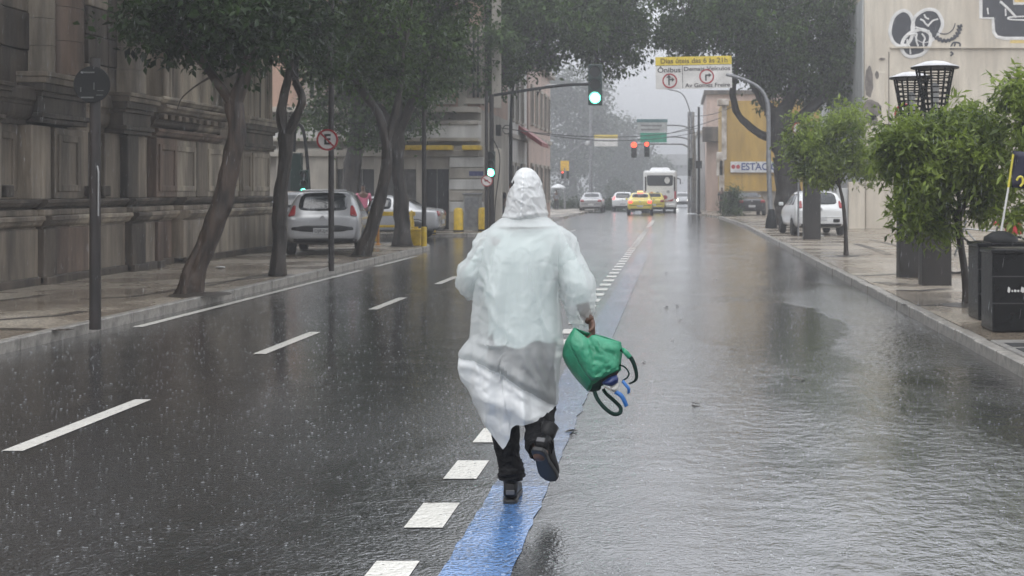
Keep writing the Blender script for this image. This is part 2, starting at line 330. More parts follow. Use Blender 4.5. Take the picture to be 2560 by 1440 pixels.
# ================================================================ buildings
M_stone = mat('stained_stone', (.42,.35,.27), .5, col2=(.085,.07,.056), scale=1.5, stretch=(1,1,.22), bump=.5, bscale=14, ramp=(.3,.68), detail=9, streak=.6)
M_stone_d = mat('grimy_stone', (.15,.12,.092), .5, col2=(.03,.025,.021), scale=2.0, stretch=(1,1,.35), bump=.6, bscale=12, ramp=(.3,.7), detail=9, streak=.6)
M_stone_r = mat('reddish_stone', (.31,.225,.17), .5, col2=(.085,.055,.042), scale=1.6, stretch=(1,1,.2), bump=.5, bscale=14, ramp=(.3,.7), detail=9, streak=.6)
M_stone_l = mat('pale_stone', (.54,.465,.365), .5, col2=(.15,.125,.10), scale=1.8, stretch=(1,1,.18), bump=.4, bscale=16, ramp=(.3,.62), detail=9, streak=.6)
WX = -9.97
def WY(px): return 33898/(1690-px)
church = thing('stone_church', 'old grimy stone church flank with pilasters, ledges and arched panels behind the pavement trees', 'building', (WX,0,KZ))
def cb(name, px0, px1, z0, z1, proj, m=M_stone, back=1.2, bevel=.02, side=0):
    """block of the church wall between two photo columns, standing proj metres in front of the wall line"""
    y0, y1 = (WY(px0) if px0 is not None else 12.0), WY(px1)
    return MB().b2((-back,y0-side,z0-KZ),(proj,y1+side,z1-KZ)).build(name, m, church, bevel=bevel)
cb('wall', None, 687, -.1, 8.2, -.45, M_stone, 6, 0)
def profile(name, px0, px1, z0, z1, proj, m, back=1.0):
    """moulded course: a stepped and curved profile run along the wall"""
    y0, y1 = (WY(px0) if px0 is not None else 12.0), WY(px1); h = z1-z0; d = .16
    pr = [(-back,z0),(proj-d,z0),(proj-d,z0+.12*h),(proj-d*.8,z0+.16*h)] + [(proj-d*.8+d*.5*math.sin(math.pi/2*k/5), z0+(.16+.34*(1-math.cos(math.pi/2*k/5)))*h) for k in range(1,6)] + [(proj-d*.2,z0+.54*h),(proj-d*.2,z0+.6*h),(proj,z0+.66*h),(proj,z0+.92*h),(proj-.02,z1),(-back,z1)]
    return MB().prism([(x,z-KZ) for x,z in pr], y0, y1, 'y').build(name, m, church)
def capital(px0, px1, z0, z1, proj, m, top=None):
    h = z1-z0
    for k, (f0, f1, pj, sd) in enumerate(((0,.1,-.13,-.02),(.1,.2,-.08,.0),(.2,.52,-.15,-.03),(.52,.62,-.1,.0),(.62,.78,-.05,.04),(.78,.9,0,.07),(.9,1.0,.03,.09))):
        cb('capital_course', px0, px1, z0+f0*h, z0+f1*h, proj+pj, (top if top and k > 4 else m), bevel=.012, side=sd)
def fielded(name, px0, px1, z0, z1, pj, m):
    """panel with a raised frame round a sunk field"""
    cb(name, px0, px1, z0, z1, pj, m); a_, b_ = (WY(px0) if px0 is not None else 12.0), WY(px1); w = min(.14,(b_-a_)*.2)
    if b_-a_ < .7: return
    for (y0, y1, q0, q1) in ((a_+w*.6,a_+w*1.4,z0+.12,z1-.12),(b_-w*1.4,b_-w*.6,z0+.12,z1-.12),(a_+w*1.4,b_-w*1.4,z0+.12,z0+.12+w*.8),(a_+w*1.4,b_-w*1.4,z1-.12-w*.8,z1-.12)):
        MB().b2((pj-.1,y0,q0-KZ),(pj+.035,y1,q1-KZ)).build('panel_frame', m, church, bevel=.012)
# plinth, in panels between the pilaster feet
for a, b, pj, m in ((None,96,.0,M_stone),(96,128,.10,M_stone_d),(128,222,.0,M_stone_r),(222,318,-.03,M_stone),(318,352,.10,M_stone_d),(352,388,.0,M_stone),(388,402,.06,M_stone_r),(402,458,-.22,M_stone_r),(458,482,.02,M_stone),(482,687,-.02,M_stone_l)):
    cb('plinth_panel', a, b, .13, 1.0, pj, m); cb('plinth_foot', a, b, -.05, .13+KZ, pj+.05, M_stone_d)
for a, b, pj, m in ((None,96,.12,M_stone),(96,128,.22,M_stone_d),(128,180,.12,M_stone),(180,318,.12,M_stone_l),(318,352,.22,M_stone_d),(352,402,.12,M_stone),(402,458,-.06,M_stone),(458,482,.14,M_stone),(482,690,.12,M_stone_l)):
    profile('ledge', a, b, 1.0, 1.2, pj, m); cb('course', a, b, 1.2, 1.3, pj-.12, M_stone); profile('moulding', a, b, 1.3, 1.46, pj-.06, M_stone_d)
# pedestal tier
for a, b, pj, m in ((None,22,-.1,M_stone_l),(22,80,-.22,M_stone),(80,128,.0,M_stone),(128,146,-.12,M_stone_d),(146,212,-.05,M_stone),(212,250,-.2,M_stone),(250,280,-.3,M_stone_d),(280,318,-.12,M_stone),(318,345,.02,M_stone_d),(345,378,-.1,M_stone),(378,395,-.2,M_stone_l),(395,446,-.02,M_stone_r),(446,505,-.12,M_stone_l),(505,532,-.1,M_stone),(532,612,-.14,M_stone_l),(612,640,-.1,M_stone),(640,687,-.12,M_stone_l)):
    fielded('pedestal', a, b, 1.46, 2.62, pj, m)
for px in (35,248,275): cb('niche_block', px-8, px+10, 1.5, 1.68, -.05, M_stone_d)
# capitals and cornice of the pedestals
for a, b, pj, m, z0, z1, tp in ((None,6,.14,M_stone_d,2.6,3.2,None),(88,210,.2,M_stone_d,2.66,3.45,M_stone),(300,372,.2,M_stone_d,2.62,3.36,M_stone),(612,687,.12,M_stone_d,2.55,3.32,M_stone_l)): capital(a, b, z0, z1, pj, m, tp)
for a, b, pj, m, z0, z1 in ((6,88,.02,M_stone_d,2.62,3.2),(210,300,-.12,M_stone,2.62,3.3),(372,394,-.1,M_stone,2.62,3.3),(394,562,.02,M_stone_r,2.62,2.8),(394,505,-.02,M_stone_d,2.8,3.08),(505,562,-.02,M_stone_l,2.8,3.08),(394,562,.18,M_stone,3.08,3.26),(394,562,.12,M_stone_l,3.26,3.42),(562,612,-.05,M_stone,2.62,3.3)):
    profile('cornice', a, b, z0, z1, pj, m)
for k in range(9): cb('dentil', 400+k*18, 400+k*18+9, 2.98, 3.08, .09, M_stone)
# shafts: rusticated blocks and half-round columns
def shaft(px0, px1, z0, z1, h, proj, ms):
    z = z0
    while z < z1:
        cb('stone_block', px0, px1, z+.012, min(z+h, z1), proj+random.uniform(-.012,.012), random.choice(ms), bevel=.018); z += h
def half_column(px0, px1, z0, z1, proj, m, drums=.47):
    y0, y1 = WY(px0), WY(px1); r = (y1-y0)/2; z = z0; n = 14
    while z < z1:
        hh = min(drums, z1-z)-.008; ps = [((y0+y1)/2-r*math.cos(math.pi*k/n), proj-r*.2+r*.75*math.sin(math.pi*k/n)) for k in range(n+1)]
        ps = [(x_, y_) for y_, x_ in ps]; poly = ps + [(-1,(y0+y1)/2+r),(-1,(y0+y1)/2-r)]
        o = MB().prism(poly, z-KZ, z+hh-KZ, 'z').build('column_drum', m, church, smooth=True); z += drums
half_column(112,136,3.47,8.0,-.02,M_stone_l,.43); half_column(138,194,3.47,8.0,.02,M_stone_r,.55)
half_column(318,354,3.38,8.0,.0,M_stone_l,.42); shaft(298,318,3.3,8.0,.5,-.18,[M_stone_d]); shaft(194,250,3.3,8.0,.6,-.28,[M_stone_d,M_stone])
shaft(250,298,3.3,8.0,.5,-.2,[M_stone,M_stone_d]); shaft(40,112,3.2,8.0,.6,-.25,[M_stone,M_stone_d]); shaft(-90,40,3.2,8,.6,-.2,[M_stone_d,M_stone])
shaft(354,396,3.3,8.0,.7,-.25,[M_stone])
# arched panels in the upper tier
def arch(px0, px1, z0, zs, proj, m, rim):
    y0, y1 = WY(px0), WY(px1); c = (y0+y1)/2; r = (y1-y0)/2
    poly = [(y0,z0-KZ),(y1,z0-KZ)] + [(c+r*math.cos(math.pi*k/16), zs-KZ+r*1.0*math.sin(math.pi*k/16)) for k in range(17)]
    MB().prism(poly, -1, proj, 'x').build('arched_panel', m, church, bevel=.01)
    for rr, q in ((1,.07),(.82,.035)):
        pts = [(proj,c-r*rr,z0-KZ)] + [(proj,c-r*rr*math.cos(math.pi*k/16), zs-KZ+r*rr*math.sin(math.pi*k/16)) for k in range(17)] + [(proj,c+r*rr,z0-KZ)]
        MB().tube(pts, q, 8).build('archivolt', rim, church, smooth=True)
    for k in range(5):
        y = y0+(k+.75)*(y1-y0)/5.5; MB().tube([(proj,y,z0-KZ),(proj,y,zs-KZ+.2)], .03, 6).build('rib', rim, church, smooth=True)
arch(432, 556, 3.42, 4.6, -.15, M_stone_l, M_stone_l); arch(604, 684, 3.32, 4.9, -.1, M_stone_l, M_stone)
profile('cornice', None, 687, 8.2, 8.5, .3, M_stone_d, 6)

# ---------------- corner building across the side street (faces us)
M_stucco = mat('grey_cream_stucco', (.50,.46,.40), .6, col2=(.27,.245,.21), scale=1.1, stretch=(1,1,.4), bump=.2, ramp=(.3,.65), streak=.25)
M_salmon = mat('salmon_stucco', (.52,.335,.25), .6, col2=(.36,.25,.195), scale=1.0, stretch=(1,1,.4), bump=.2, ramp=(.3,.65), streak=.25)
M_whitewall = mat('white_render', (.72,.71,.68), .6, col2=(.50,.49,.47), scale=.9, stretch=(1,1,.35), bump=.15, ramp=(.3,.6), streak=.25)
M_dark = mat('shop_interior', (.03,.03,.032), .3, scale=3); M_shutter = mat('rolling_shutter', (.17,.165,.16), .45, col2=(.11,.105,.10))
M_glass = mat('dark_window', (.03,.036,.042), .08, scale=2)
M_wood = mat('painted_joinery', (.36,.31,.27), .5); M_yellow = mat('yellow_paint', (.72,.50,.035), .35, col2=(.52,.34,.025), scale=6)
BY = 51.0
cbld = thing('corner_building', 'two-storey salmon and grey corner building with shop openings behind yellow bollards', 'building', (0,BY,KZ))
def bx(px): return (px-VX)*BY/F
def bz(py): return CAMH-(py-VY)*BY/F-KZ
MB().b2((bx(640),.55,-.1),(-7.4,9,4.55)).build('ground_floor_wall', M_stucco, cbld)
MB().b2((bx(640),.58,4.55),(-7.42,9,9.2)).build('upper_wall', M_salmon, cbld)
edges = [640,700,745,838,860,935,952,995,1050,1072,1135,1152,1212,1232,1251]
# piers between the openings, then openings with lintels
for a, b in ((690,712),(745,840),(858,870),(935,955),(1040,1058),(1122,1212),(1232,1252)):
    MB().b2((bx(a),0,-.1),(bx(b),.55,3.05)).build('pier', M_stucco, cbld, bevel=.02)
for k in range(7): MB().b2((bx(1124),-.05,.25+k*.42),(bx(1210),0,.25+k*.42+.38)).build('rusticated_block', M_whitewall if k%2 else M_stucco, cbld, bevel=.02)
for a, b, m in ((712,745,M_dark),(840,858,M_shutter),(870,935,M_dark),(955,1040,M_shutter),(1058,1122,M_dark),(1212,1232,M_wood)):
    MB().b2((bx(a),.30,0),(bx(b),.45,2.75)).build('doorway', m, cbld)
    MB().b2((bx(a),.1,2.28),(bx(b),.3,2.75)).build('transom', M_stucco, cbld)
    for k in range(1, max(2, int((bx(b)-bx(a))/.4))):
        x = bx(a)+k*(bx(b)-bx(a))/max(2,int((bx(b)-bx(a))/.4)); MB().b2((x-.025,.22,0),(x+.025,.3,2.28)).build('door_post', M_shutter, cbld)
for z0, z1, pj, m in ((2.75,2.98,.12,M_stucco),(3.32,3.45,.16,M_stucco),(3.45,3.95,.03,M_whitewall),(3.95,4.1,.12,M_stucco),(4.4,4.6,.3,M_stucco)):
    MB().b2((bx(640),-pj,z0),(-7.38,.57,z1)).build('cornice', m, cbld, bevel=.02)
for a, b in ((985,1060),(1062,1135),(1160,1205)):
    MB().b2((bx(a),-.5,2.98),(bx(b),.1,3.16)).build('yellow_awning', M_yellow, cbld, bevel=.02)
for a, b in ((760,800),(850,890),(940,980),(1088,1118),(1170,1200)):
    w = MB().b2((bx(a),.5,5.0),(bx(b),.6,7.6)).build('window', M_glass, cbld)
    for s in (a, b): MB().b2((bx(s)-.1,.42,4.95),(bx(s)+.1,.57,7.75)).build('frame', M_wood, w)
    MB().b2((bx(a)-.2,.3,4.75),(bx(b)+.2,.57,4.95)).build('sill', M_stucco, w)
    MB().b2(((bx(a)+bx(b))/2-.04,.46,4.95),((bx(a)+bx(b))/2+.04,.52,7.6)).build('frame', M_wood, w)
for px in (815,910,1010,1060,1140,1225): MB().b2((bx(px),.45,4.6),(bx(px)+.35,.6,9.1)).build('pilaster', M_stucco, cbld, bevel=.02)
MB().b2((bx(640),.2,9.2),(-7.2,9,9.5)).build('roof_cornice', M_stucco, cbld)

# ---------------- facades along the left side, receding
def row_house(name, label, Y0, Y1, X, H, m, wins, trim):
    t = thing(name, label, 'building', (X,Y0,KZ)); L = Y1-Y0
    MB().b2((-9,0,-.1),(0,L,H)).build('wall', m, t)
    MB().b2((-9,-.02,H),(.3,L-.02,H+.3)).build('cornice', trim, t, bevel=.03)
    MB().b2((-.1,.01,H*.52),(.12,L-.05,H*.52+.18)).build('string_course', trim, t)
    for y, z0, z1, w in wins:
        o = MB().b2((-.12,y,z0),(.02,y+w,z1)).build('window', M_glass, t)
        MB().b2((.0,y-.14,z1),(.1,y+w+.14,z1+.16)).build('lintel', trim, o); MB().b2((.0,y-.14,z0-.12),(.14,y+w+.14,z0)).build('sill', trim, o)
        for yy in (y-.14, y+w): MB().b2((.0,yy,z0),(.07,yy+.14,z1)).build('jamb', trim, o)
    return t
M_pink = mat('pink_stucco', (.62,.47,.40), .6, col2=(.48,.37,.32), scale=.8, stretch=(1,1,.4), ramp=(.3,.65), streak=.25)
wh = row_house('white_shop_house', 'white rendered shop house with red awning beside the traffic lights', 60.0, 67.6, -7.42, 7.4, M_whitewall,
    [(y,z,z+1.9,.8) for y in (1,3,5) for z in (4.7,)] + [(y,.2,2.6,1.1) for y in (.6,2.8,5)], M_stucco)
M_red = mat('red_awning', (.33,.05,.05), .5)
aw = MB(); aw.prism([(0,4.55),(1.1,3.75),(1.1,3.55),(0,4.3)], 4.0, 7.3, 'y'); aw.build('awning', M_red, wh)
MB().b2((-1.0,-.35,6.9),(.5,.9,7.3)).build('eave', M_whitewall, wh)
row_house('pink_corner_house', 'peach stuccoed two-storey house with stone cornices past the red awning', 67.8, 79.5, -7.35, 7.9, M_pink,
    [(y,z,z+1.8,.9) for y in (1,3.3,5.6,7.9,10) for z in (.9,4.9)], M_stucco)
# the white gable end wall above the lower shop, turned to us
M_greywall = mat('grey_white_render', (.55,.56,.56), .6, col2=(.42,.43,.43), scale=.7, ramp=(.3,.6), streak=.25)
MB().b2((-8.5,-.06,4.3),(-.2,-.01,7.2)).build('end_wall', M_greywall, wh)

# ---------------- right side: cream party wall with graffiti, and the yellow parking wall
M_cream = mat('cream_wall', (.66,.60,.50), .6, col2=(.50,.44,.36), scale=.55, stretch=(1,1,.45), bump=.15, ramp=(.3,.6), streak=.25)
M_peel = mat('peeled_plaster', (.20,.175,.155), .7, col2=(.12,.105,.095), scale=5, bump=.5)
GY = 53.0
gb = thing('graffiti_building', 'tall cream building whose blank side wall carries black and white graffiti', 'building', (0,GY,KZ))
def gx(px): return (px-VX)*GY/F
def gz(py): return CAMH-(py-VY)*GY/F-KZ
MB().b2((gx(2162),0,-.1),(30,14,10.6)).build('side_wall', M_cream, gb)
MB().b2((gx(2162)-.06,.3,-.1),(gx(2162),16,9)).build('street_wall', M_greywall, gb)
MB().b2((gx(2225),-.1,gz(121)),(29,0,gz(117))).build('string_course', M_cream, gb)
MB().b2((gx(2162)+.02,-.06,-.1),(gx(2212),0,gz(180))).build('corner_pilaster', M_cream, gb, bevel=.02)
MB().b2((gx(2120),-.3,-.1),(gx(2160),.25,gz(455))).build('gate_pier', M_cream, gb, bevel=.03)
MB().b2((gx(2090),-.1,-.1),(gx(2120),.2,gz(470))).build('gate_pier', M_greywall, gb, bevel=.03)
m_cr = mat('dark_crack', (.22,.19,.16), .8)
for seed, (x, y, w, h) in enumerate(((2178,275,24,26),(2172,205,10,40),(2192,188,5,10),(2180,300,14,16),(2205,148,8,3))):
    pts = [(gx(x+w*math.cos(a)*(1+.5*noise.noise(Vector((a*2,seed,0))))), gz(y+h*math.sin(a)*(1+.5*noise.noise(Vector((a*2,seed,3)))))) for a in [2*math.pi*k/16 for k in range(16)]]
    MB().prism(pts, -.066, -.06, 'y').build('peeled_patch', M_peel, gb)
MB().tube([(gx(2222),-.004,gz(y)) for y in (130,200,260,320,420)], .02, 5).build('crack', m_cr, gb)
m_gk = mat('graffiti_black', (.04,.042,.055), .5, col2=(.028,.03,.036), scale=3); m_gw = mat('graffiti_white', (.78,.77,.75), .5, scale=3); m_gy = mat('graffiti_yellow', (.75,.56,.20), .5)
def blob(cx, cy, rx, ry, rot, seed, k=0):
    pts = []
    for i in range(36):
        a = 2*math.pi*i/36; q = 1+.09*noise.noise(Vector((math.cos(a)*1.5+seed,math.sin(a)*1.5,seed)))
        u, v = rx*q*math.cos(a), ry*q*math.sin(a); pts.append((cx+u*math.cos(rot)-v*math.sin(rot), cy+u*math.sin(rot)+v*math.cos(rot)))
    MB().prism([(gx(a),gz(b)) for a,b in pts], -.006-k, -.001-k, 'y').build('graffiti_fill', m_gk, gb)
    MB().tube([(gx(a),-.008-k,gz(b)) for a,b in pts+pts[:1]], .075, 6, cap=False, flat=.15).build('graffiti_outline', m_gw, gb)
def gline(pts, w=.035, m=m_gw, k=.03): MB().tube(catmull([(gx(a),-.004-k,gz(b)) for a,b in pts], 5), w, 5, flat=.25).build('graffiti_outline', m, gb)
blob(2318,64,36,42,.5,1,.0); blob(2290,108,30,40,.9,2,.012); blob(2255,72,30,44,.1,4,.006)
for pts in ([(2345,48),(2332,52),(2324,60),(2318,66)],[(2300,48),(2308,52),(2314,60),(2322,66)],[(2310,36),(2314,44),(2322,48)],[(2262,96),(2266,88),(2280,86),(2292,84)],
            [(2276,136),(2274,118),(2268,108),(2268,98)],[(2292,84),(2290,100),(2295,116)],[(2312,128),(2308,108),(2312,96),(2304,84)],[(2288,68),(2300,72),(2308,78),(2324,78)],[(2258,116),(2262,110)]): gline(pts)
for i in range(13):
    a = math.pi*(.95-.95*i/12); x, y = 2362+36*math.cos(a), 66+36*math.sin(a); gline([(x-4,y-3),(x,y+3),(x+4,y-3),(x+6,y+2)], .045, m_gk, .01)
gline([(2330,84),(2345,96),(2362,102),(2385,95),(2398,78),(2404,60)], .02, m_gk, .01); gline([(2334,62),(2340,76),(2352,84),(2368,84),(2382,74),(2388,58)], .02, m_gk, .01)
gline([(2376,120),(2382,108),(2392,106),(2400,110),(2398,121)], .035, m_gk, .01); gline([(2385,120),(2388,108)], .035, m_gk, .01); gline([(2374,122),(2402,121)], .02, m_gk, .01)
gline([(2376,130),(2382,134),(2376,140)], .035, m_gk, .01)
big = [(2452,-60),(2452,45),(2482,46),(2484,80),(2492,92),(2510,96),(2700,96),(2700,-60)]
MB().prism([(gx(a),gz(b)) for a,b in big], -.005, -.001, 'y').build('graffiti_fill', m_gk, gb)
MB().tube([(gx(a),-.008,gz(b)) for a,b in big], .075, 6, flat=.15).build('graffiti_outline', m_gw, gb)
gline([(2500,4),(2520,22),(2540,44)], .05); gline([(2700,42),(2538,42),(2538,50),(2700,50)], .03); gline([(2468,20),(2470,36)], .03); gline([(2513,22),(2514,40)], .03)
MB().prism([(gx(a),gz(b)) for a,b in ((2536,-60),(2536,8),(2700,8),(2700,-60))], -.02, -.012, 'y').build('graffiti_fill', m_gy, gb)
MB().tube([(gx(a),-.022,gz(b)) for a,b in ((2534,-60),(2534,9),(2700,9))], .06, 6, flat=.15).build('graffiti_outline', m_gw, gb)
MB().prism([(gx(a),gz(b)) for a,b in ((2525,99),(2700,99),(2700,108),(2525,108))], -.005, -.001, 'y').build('graffiti_fill', m_gy, gb)

M_ochre = mat('ochre_wall', (.50,.315,.055), .6, col2=(.36,.225,.045), scale=.7, stretch=(1,1,.4), bump=.2, ramp=(.3,.65), streak=.25)
M_old = mat('old_plaster_edge', (.62,.58,.53), .7, col2=(.25,.2,.15), scale=2.2, bump=.5)
YY = 86.0
yb = thing('parking_building', 'ochre yellow side wall with white parking sign above a dark parked car', 'building', (0,YY,KZ))
def yx(px): return (px-VX)*YY/F
def yz(py): return CAMH-(py-VY)*YY/F-KZ
MB().b2((yx(1808),0,yz(478)),(14,10,yz(252))).build('side_wall', M_ochre, yb)
MB().b2((yx(1822),.2,-.1),(14,10,yz(478))).build('base_wall', M_stucco, yb)
for px, w, y0, y1 in ((1806,.22,478,400),(1812,.2,400,262),(1803,.3,440,380)): MB().b2((yx(px)-w,-.08,yz(y0)),(yx(px)+.12,.0,yz(y1))).build('broken_edge', M_old, yb, bevel=.04)
MB().b2((yx(1806)-.3,-.3,yz(264)),(yx(1822),.6,yz(248))).build('parapet_cap', M_old, yb, bevel=.05)
sg = MB().b2((yx(1826),-.14,yz(431)),(yx(1945),-.04,yz(404))).build('sign_board', mat('sign_white',(.72,.73,.74),.4), yb)
text('ESTACIO', .62, (yx(1852),-.15,yz(417.5)), mat('sign_blue',(.03,.06,.24),.4), yb, align='LEFT', width=yx(1944)-yx(1853), bold=.012)
for px in (1833,1845): MB().prism(circle(yx(px),yz(417),.13,14), -.16,-.14,'y').build('sign_emblem', mat('sign_red',(.45,.03,.04),.4), yb)
pb = thing('peach_house', 'tall peach house in the haze behind the ochre parking wall', 'building', (0,99,KZ))
def qx(px, Y): return (px-VX)*Y/F
def qz(py, Y): return CAMH-(py-VY)*Y/F-KZ
MB().b2((qx(1766,99),0,-.1),(14,12,qz(228,99))).build('wall', M_pink, pb); MB().b2((qx(1760,99),-.3,qz(236,99)),(14,12,qz(226,99))).build('eave', M_stone_d, pb)
MB().b2((qx(1762,99)-.2,-.9,qz(355,99)),(qx(1800,99),.02,qz(318,99))).build('balcony', M_stone_d, pb, bevel=.05)
gb2 = thing('grey_house', 'narrow grey house front past the street poles on the right', 'building', (0,104,KZ))
MB().b2((qx(1745,104),0,-.1),(qx(1800,104),20,qz(330,104))).build('wall', M_greywall, gb2)
for z in (1,4.2): MB().b2((qx(1762,104),-.05,z),(qx(1775,104),.01,z+1.5)).build('window', M_glass, gb2)
MB().b2((qx(1742,104),-.2,qz(334,104)),(qx(1802,104),20,qz(326,104))).build('cornice', M_stucco, gb2)
# ================================================================ trees
M_bark = mat('wet_bark', (.055,.043,.034), .5, col2=(.014,.011,.009), scale=9, stretch=(1,1,.22), bump=1.0, bscale=22)
M_bark_w = mat('pale_wet_bark', (.085,.058,.042), .5, col2=(.02,.014,.011), scale=9, stretch=(1,1,.22), bump=1.0, bscale=22)
L_dark = leaf_mat('ficus_leaves', (.003,.009,.003), (.04,.085,.016), .34)
L_mid = leaf_mat('street_tree_leaves', (.004,.012,.004), (.085,.155,.026), .38)
L_fresh = leaf_mat('young_tree_leaves', (.03,.06,.012), (.36,.46,.085), .48, .3, .45)
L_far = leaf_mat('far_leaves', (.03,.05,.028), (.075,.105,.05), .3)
def leaves(name, lumps, n, ln, wd, m, parent, origin, cl=34, sig=.17, droop=.25, outer=2.4):
    """thousands of small folded leaves in clumps spread through the crown's lumps"""
    W = np.array([l[3]*l[4]*l[5]*(l[6] if len(l) > 6 else 1) for l in lumps]); W = W**.8; W /= W.sum(); nc = max(8, n//cl)
    li = rng.choice(len(lumps), nc, p=W); L = np.array([l[:6] for l in lumps])[li]
    d = rng.normal(size=(nc,3)); d /= np.linalg.norm(d,axis=1)[:,None]; rr = rng.random(nc)**(1/outer)
    cen = L[:,:3] + d*rr[:,None]*L[:,3:6]
    ci = rng.integers(0,nc,n); sg = sig*(.6+.8*rng.random(nc))[ci][:,None]
    pos = cen[ci] + rng.normal(size=(n,3))*sg*np.array([1,1,.7])
    dirs = rng.normal(size=(n,3)); dirs[:,2] -= droop*2; dirs += .8*d[ci]; dirs /= np.linalg.norm(dirs,axis=1)[:,None]
    up = rng.normal(size=(n,3))*.65 + np.array([0,0,1.0]); sdv = np.cross(dirs, up); sdv /= (np.linalg.norm(sdv,axis=1)[:,None]+1e-6); nrm = np.cross(sdv, dirs)
    s = (.5+1.0*rng.random(n)**1.5)[:,None]; a = ln*s; b = wd*s
    v = np.stack([pos, pos+dirs*a*.5+sdv*b*.5+nrm*b*.22, pos+dirs*a, pos+dirs*a*.5-sdv*b*.5+nrm*b*.22],1).reshape(-1,3) - np.array(origin)
    me = bpy.data.meshes.new(name); me.vertices.add(4*n); me.vertices.foreach_set('co', v.astype(np.float32).ravel())
    base = np.arange(n)*4; tri = np.stack([base,base+1,base+2,base,base+2,base+3],1).ravel().astype(np.int32)
    me.loops.add(6*n); me.loops.foreach_set('vertex_index', tri); me.polygons.add(2*n); me.polygons.foreach_set('loop_start', np.arange(2*n,dtype=np.int32)*3)
    me.update(calc_edges=True); me.materials.append(m)
    o = obj('crown', me, parent); o['kind'] = 'stuff'; return cen
def tree(name, label, base, limbs, lumps, n, ln, wd, lm, bark, Y, twig=.012, group=None, cat='tree', cl=34, sig=.17, jit=.35, droop=.25):
    """limbs: list of (photo points (px,py[,dY]), radii in m); lumps: (px,py,dY,rx px,rz px,ry m)"""
    t = thing(name, label, cat, base, 0, group); b = Vector(base)
    tips = []
    for i, (pts, rad) in enumerate(limbs):
        q = [P(p[0],p[1],Y+(p[2] if len(p) > 2 else 0)) - b for p in pts]
        if i == 0: q[0] = Vector((q[0].x, 0, -.1))
        n_ = 6; sm_c = catmull(q, n_); rs = []
        for k in range(len(q)-1):
            for u in range(n_): rs.append(rad[k]+(rad[k+1]-rad[k])*u/n_)
        rs.append(rad[-1])
        if i == 0:
            for k in range(min(5, len(rs))): rs[k] *= 1+.28*(1-k/5)**2
        MB().tube(sm_c, rs, 20 if rad[0] > .07 else 8, jit=jit).build('trunk' if i == 0 else 'limb', bark, t, smooth=True); tips += sm_c[len(sm_c)//2:]
    LL = [(*P(l[0],l[1],Y+l[2]), l[3]*Y/F, l[5], l[4]*Y/F) + tuple(l[6:]) for l in lumps]
    r0 = limbs[0][1][0]; base_pts = list(tips)
    for l in LL:                                     # secondary branches into every part of the crown
        for rep in range(2):
            c = Vector(l[:3])-b+Vector((random.uniform(-.5,.5)*l[3],random.uniform(-.5,.5)*l[4],random.uniform(-.3,.5)*l[5])); j = min(range(len(base_pts)), key=lambda k_: (base_pts[k_]-c).length); s_ = base_pts[j]
            if (s_-c).length < .3: continue
            m1_ = s_.lerp(c,.35)+Vector((random.uniform(-.12,.12),random.uniform(-.2,.2),.12))*(s_-c).length; m2_ = s_.lerp(c,.7)+Vector((random.uniform(-.1,.1),0,.1))*(s_-c).length
            cv_ = catmull([s_,m1_,m2_,c],4); MB().tube(cv_, [r0*(.26-.2*k_/(len(cv_)-1)) for k_ in range(len(cv_))], 7, jit=jit).build('branch', bark, t, smooth=True); tips += cv_[4:]
    sat = []
    for l in LL:                                     # uneven outline: smaller lumps budding from the big ones
        for q in range(9):
            d = Vector((random.gauss(0,1),random.gauss(0,1),random.gauss(0,.8))).normalized(); f = random.uniform(.14,.42); e_ = random.uniform(.9,1.14)
            sat.append((l[0]+d.x*l[3]*e_, l[1]+d.y*l[4]*e_, l[2]+d.z*l[5]*e_, l[3]*f, l[4]*f, l[5]*f, (l[6] if len(l) > 6 else 1)))
    LL = [(l[0],l[1],l[2],l[3]*.88,l[4]*.88,l[5]*.88)+tuple(l[6:]) for l in LL]+sat
    cen = leaves(name+'_crown', LL, n, ln, wd, lm, t, base, cl, sig, droop)
    if twig:
        tw = MB(); tv = np.array([tuple(x) for x in tips])
        for c in cen[:max(40, len(cen)//4)]:
            c = Vector(c)-b; d = np.linalg.norm(tv-np.array(c), axis=1); j = int(d.argmin())
            if d[j] > 4: continue
            s = tips[j]; mid = (s+c)/2 + Vector((random.uniform(-.1,.1),random.uniform(-.1,.1),random.uniform(-.15,.1)))
            tw.tube([s, mid, c], [twig*1.3, twig, twig*.4], 4, cap=False)
        if tw.v: tw.build('twigs', bark, t, smooth=True)['kind'] = 'stuff'
    return t
GT = 'street trees along the left pavement'
p = GP(472,735); tree('street_tree', 'leaning street tree nearest on the left pavement, forked trunk before the stone church', p,
    [([(472,735),(492,668),(524,590),(556,500),(578,410),(592,320),(586,258)],[.165,.15,.135,.13,.125,.12,.125]),
     ([(586,262),(560,228),(530,190),(500,140,.5),(470,60,.8)],[.09,.065,.06,.05,.03]), ([(586,262),(604,210),(622,150),(636,70),(620,-60)],[.105,.095,.09,.08,.05]),
     ([(530,190),(490,215),(455,245),(443,275)],[.02,.012,.008,.005])],
    [(425,50,0,95,85,1.6),(520,20,.3,150,110,2.2),(480,95,-.2,70,45,1.0),(615,60,0,85,80,1.6),(660,60,.4,60,100,1.4),(540,-150,.5,230,160,2.8),(500,-330,.8,220,130,2.8),(400,110,.3,40,40,.7),(460,250,-.1,22,26,.12,.25)],
    26000, .125, .06, L_dark, M_bark_w, p.y, group=GT)
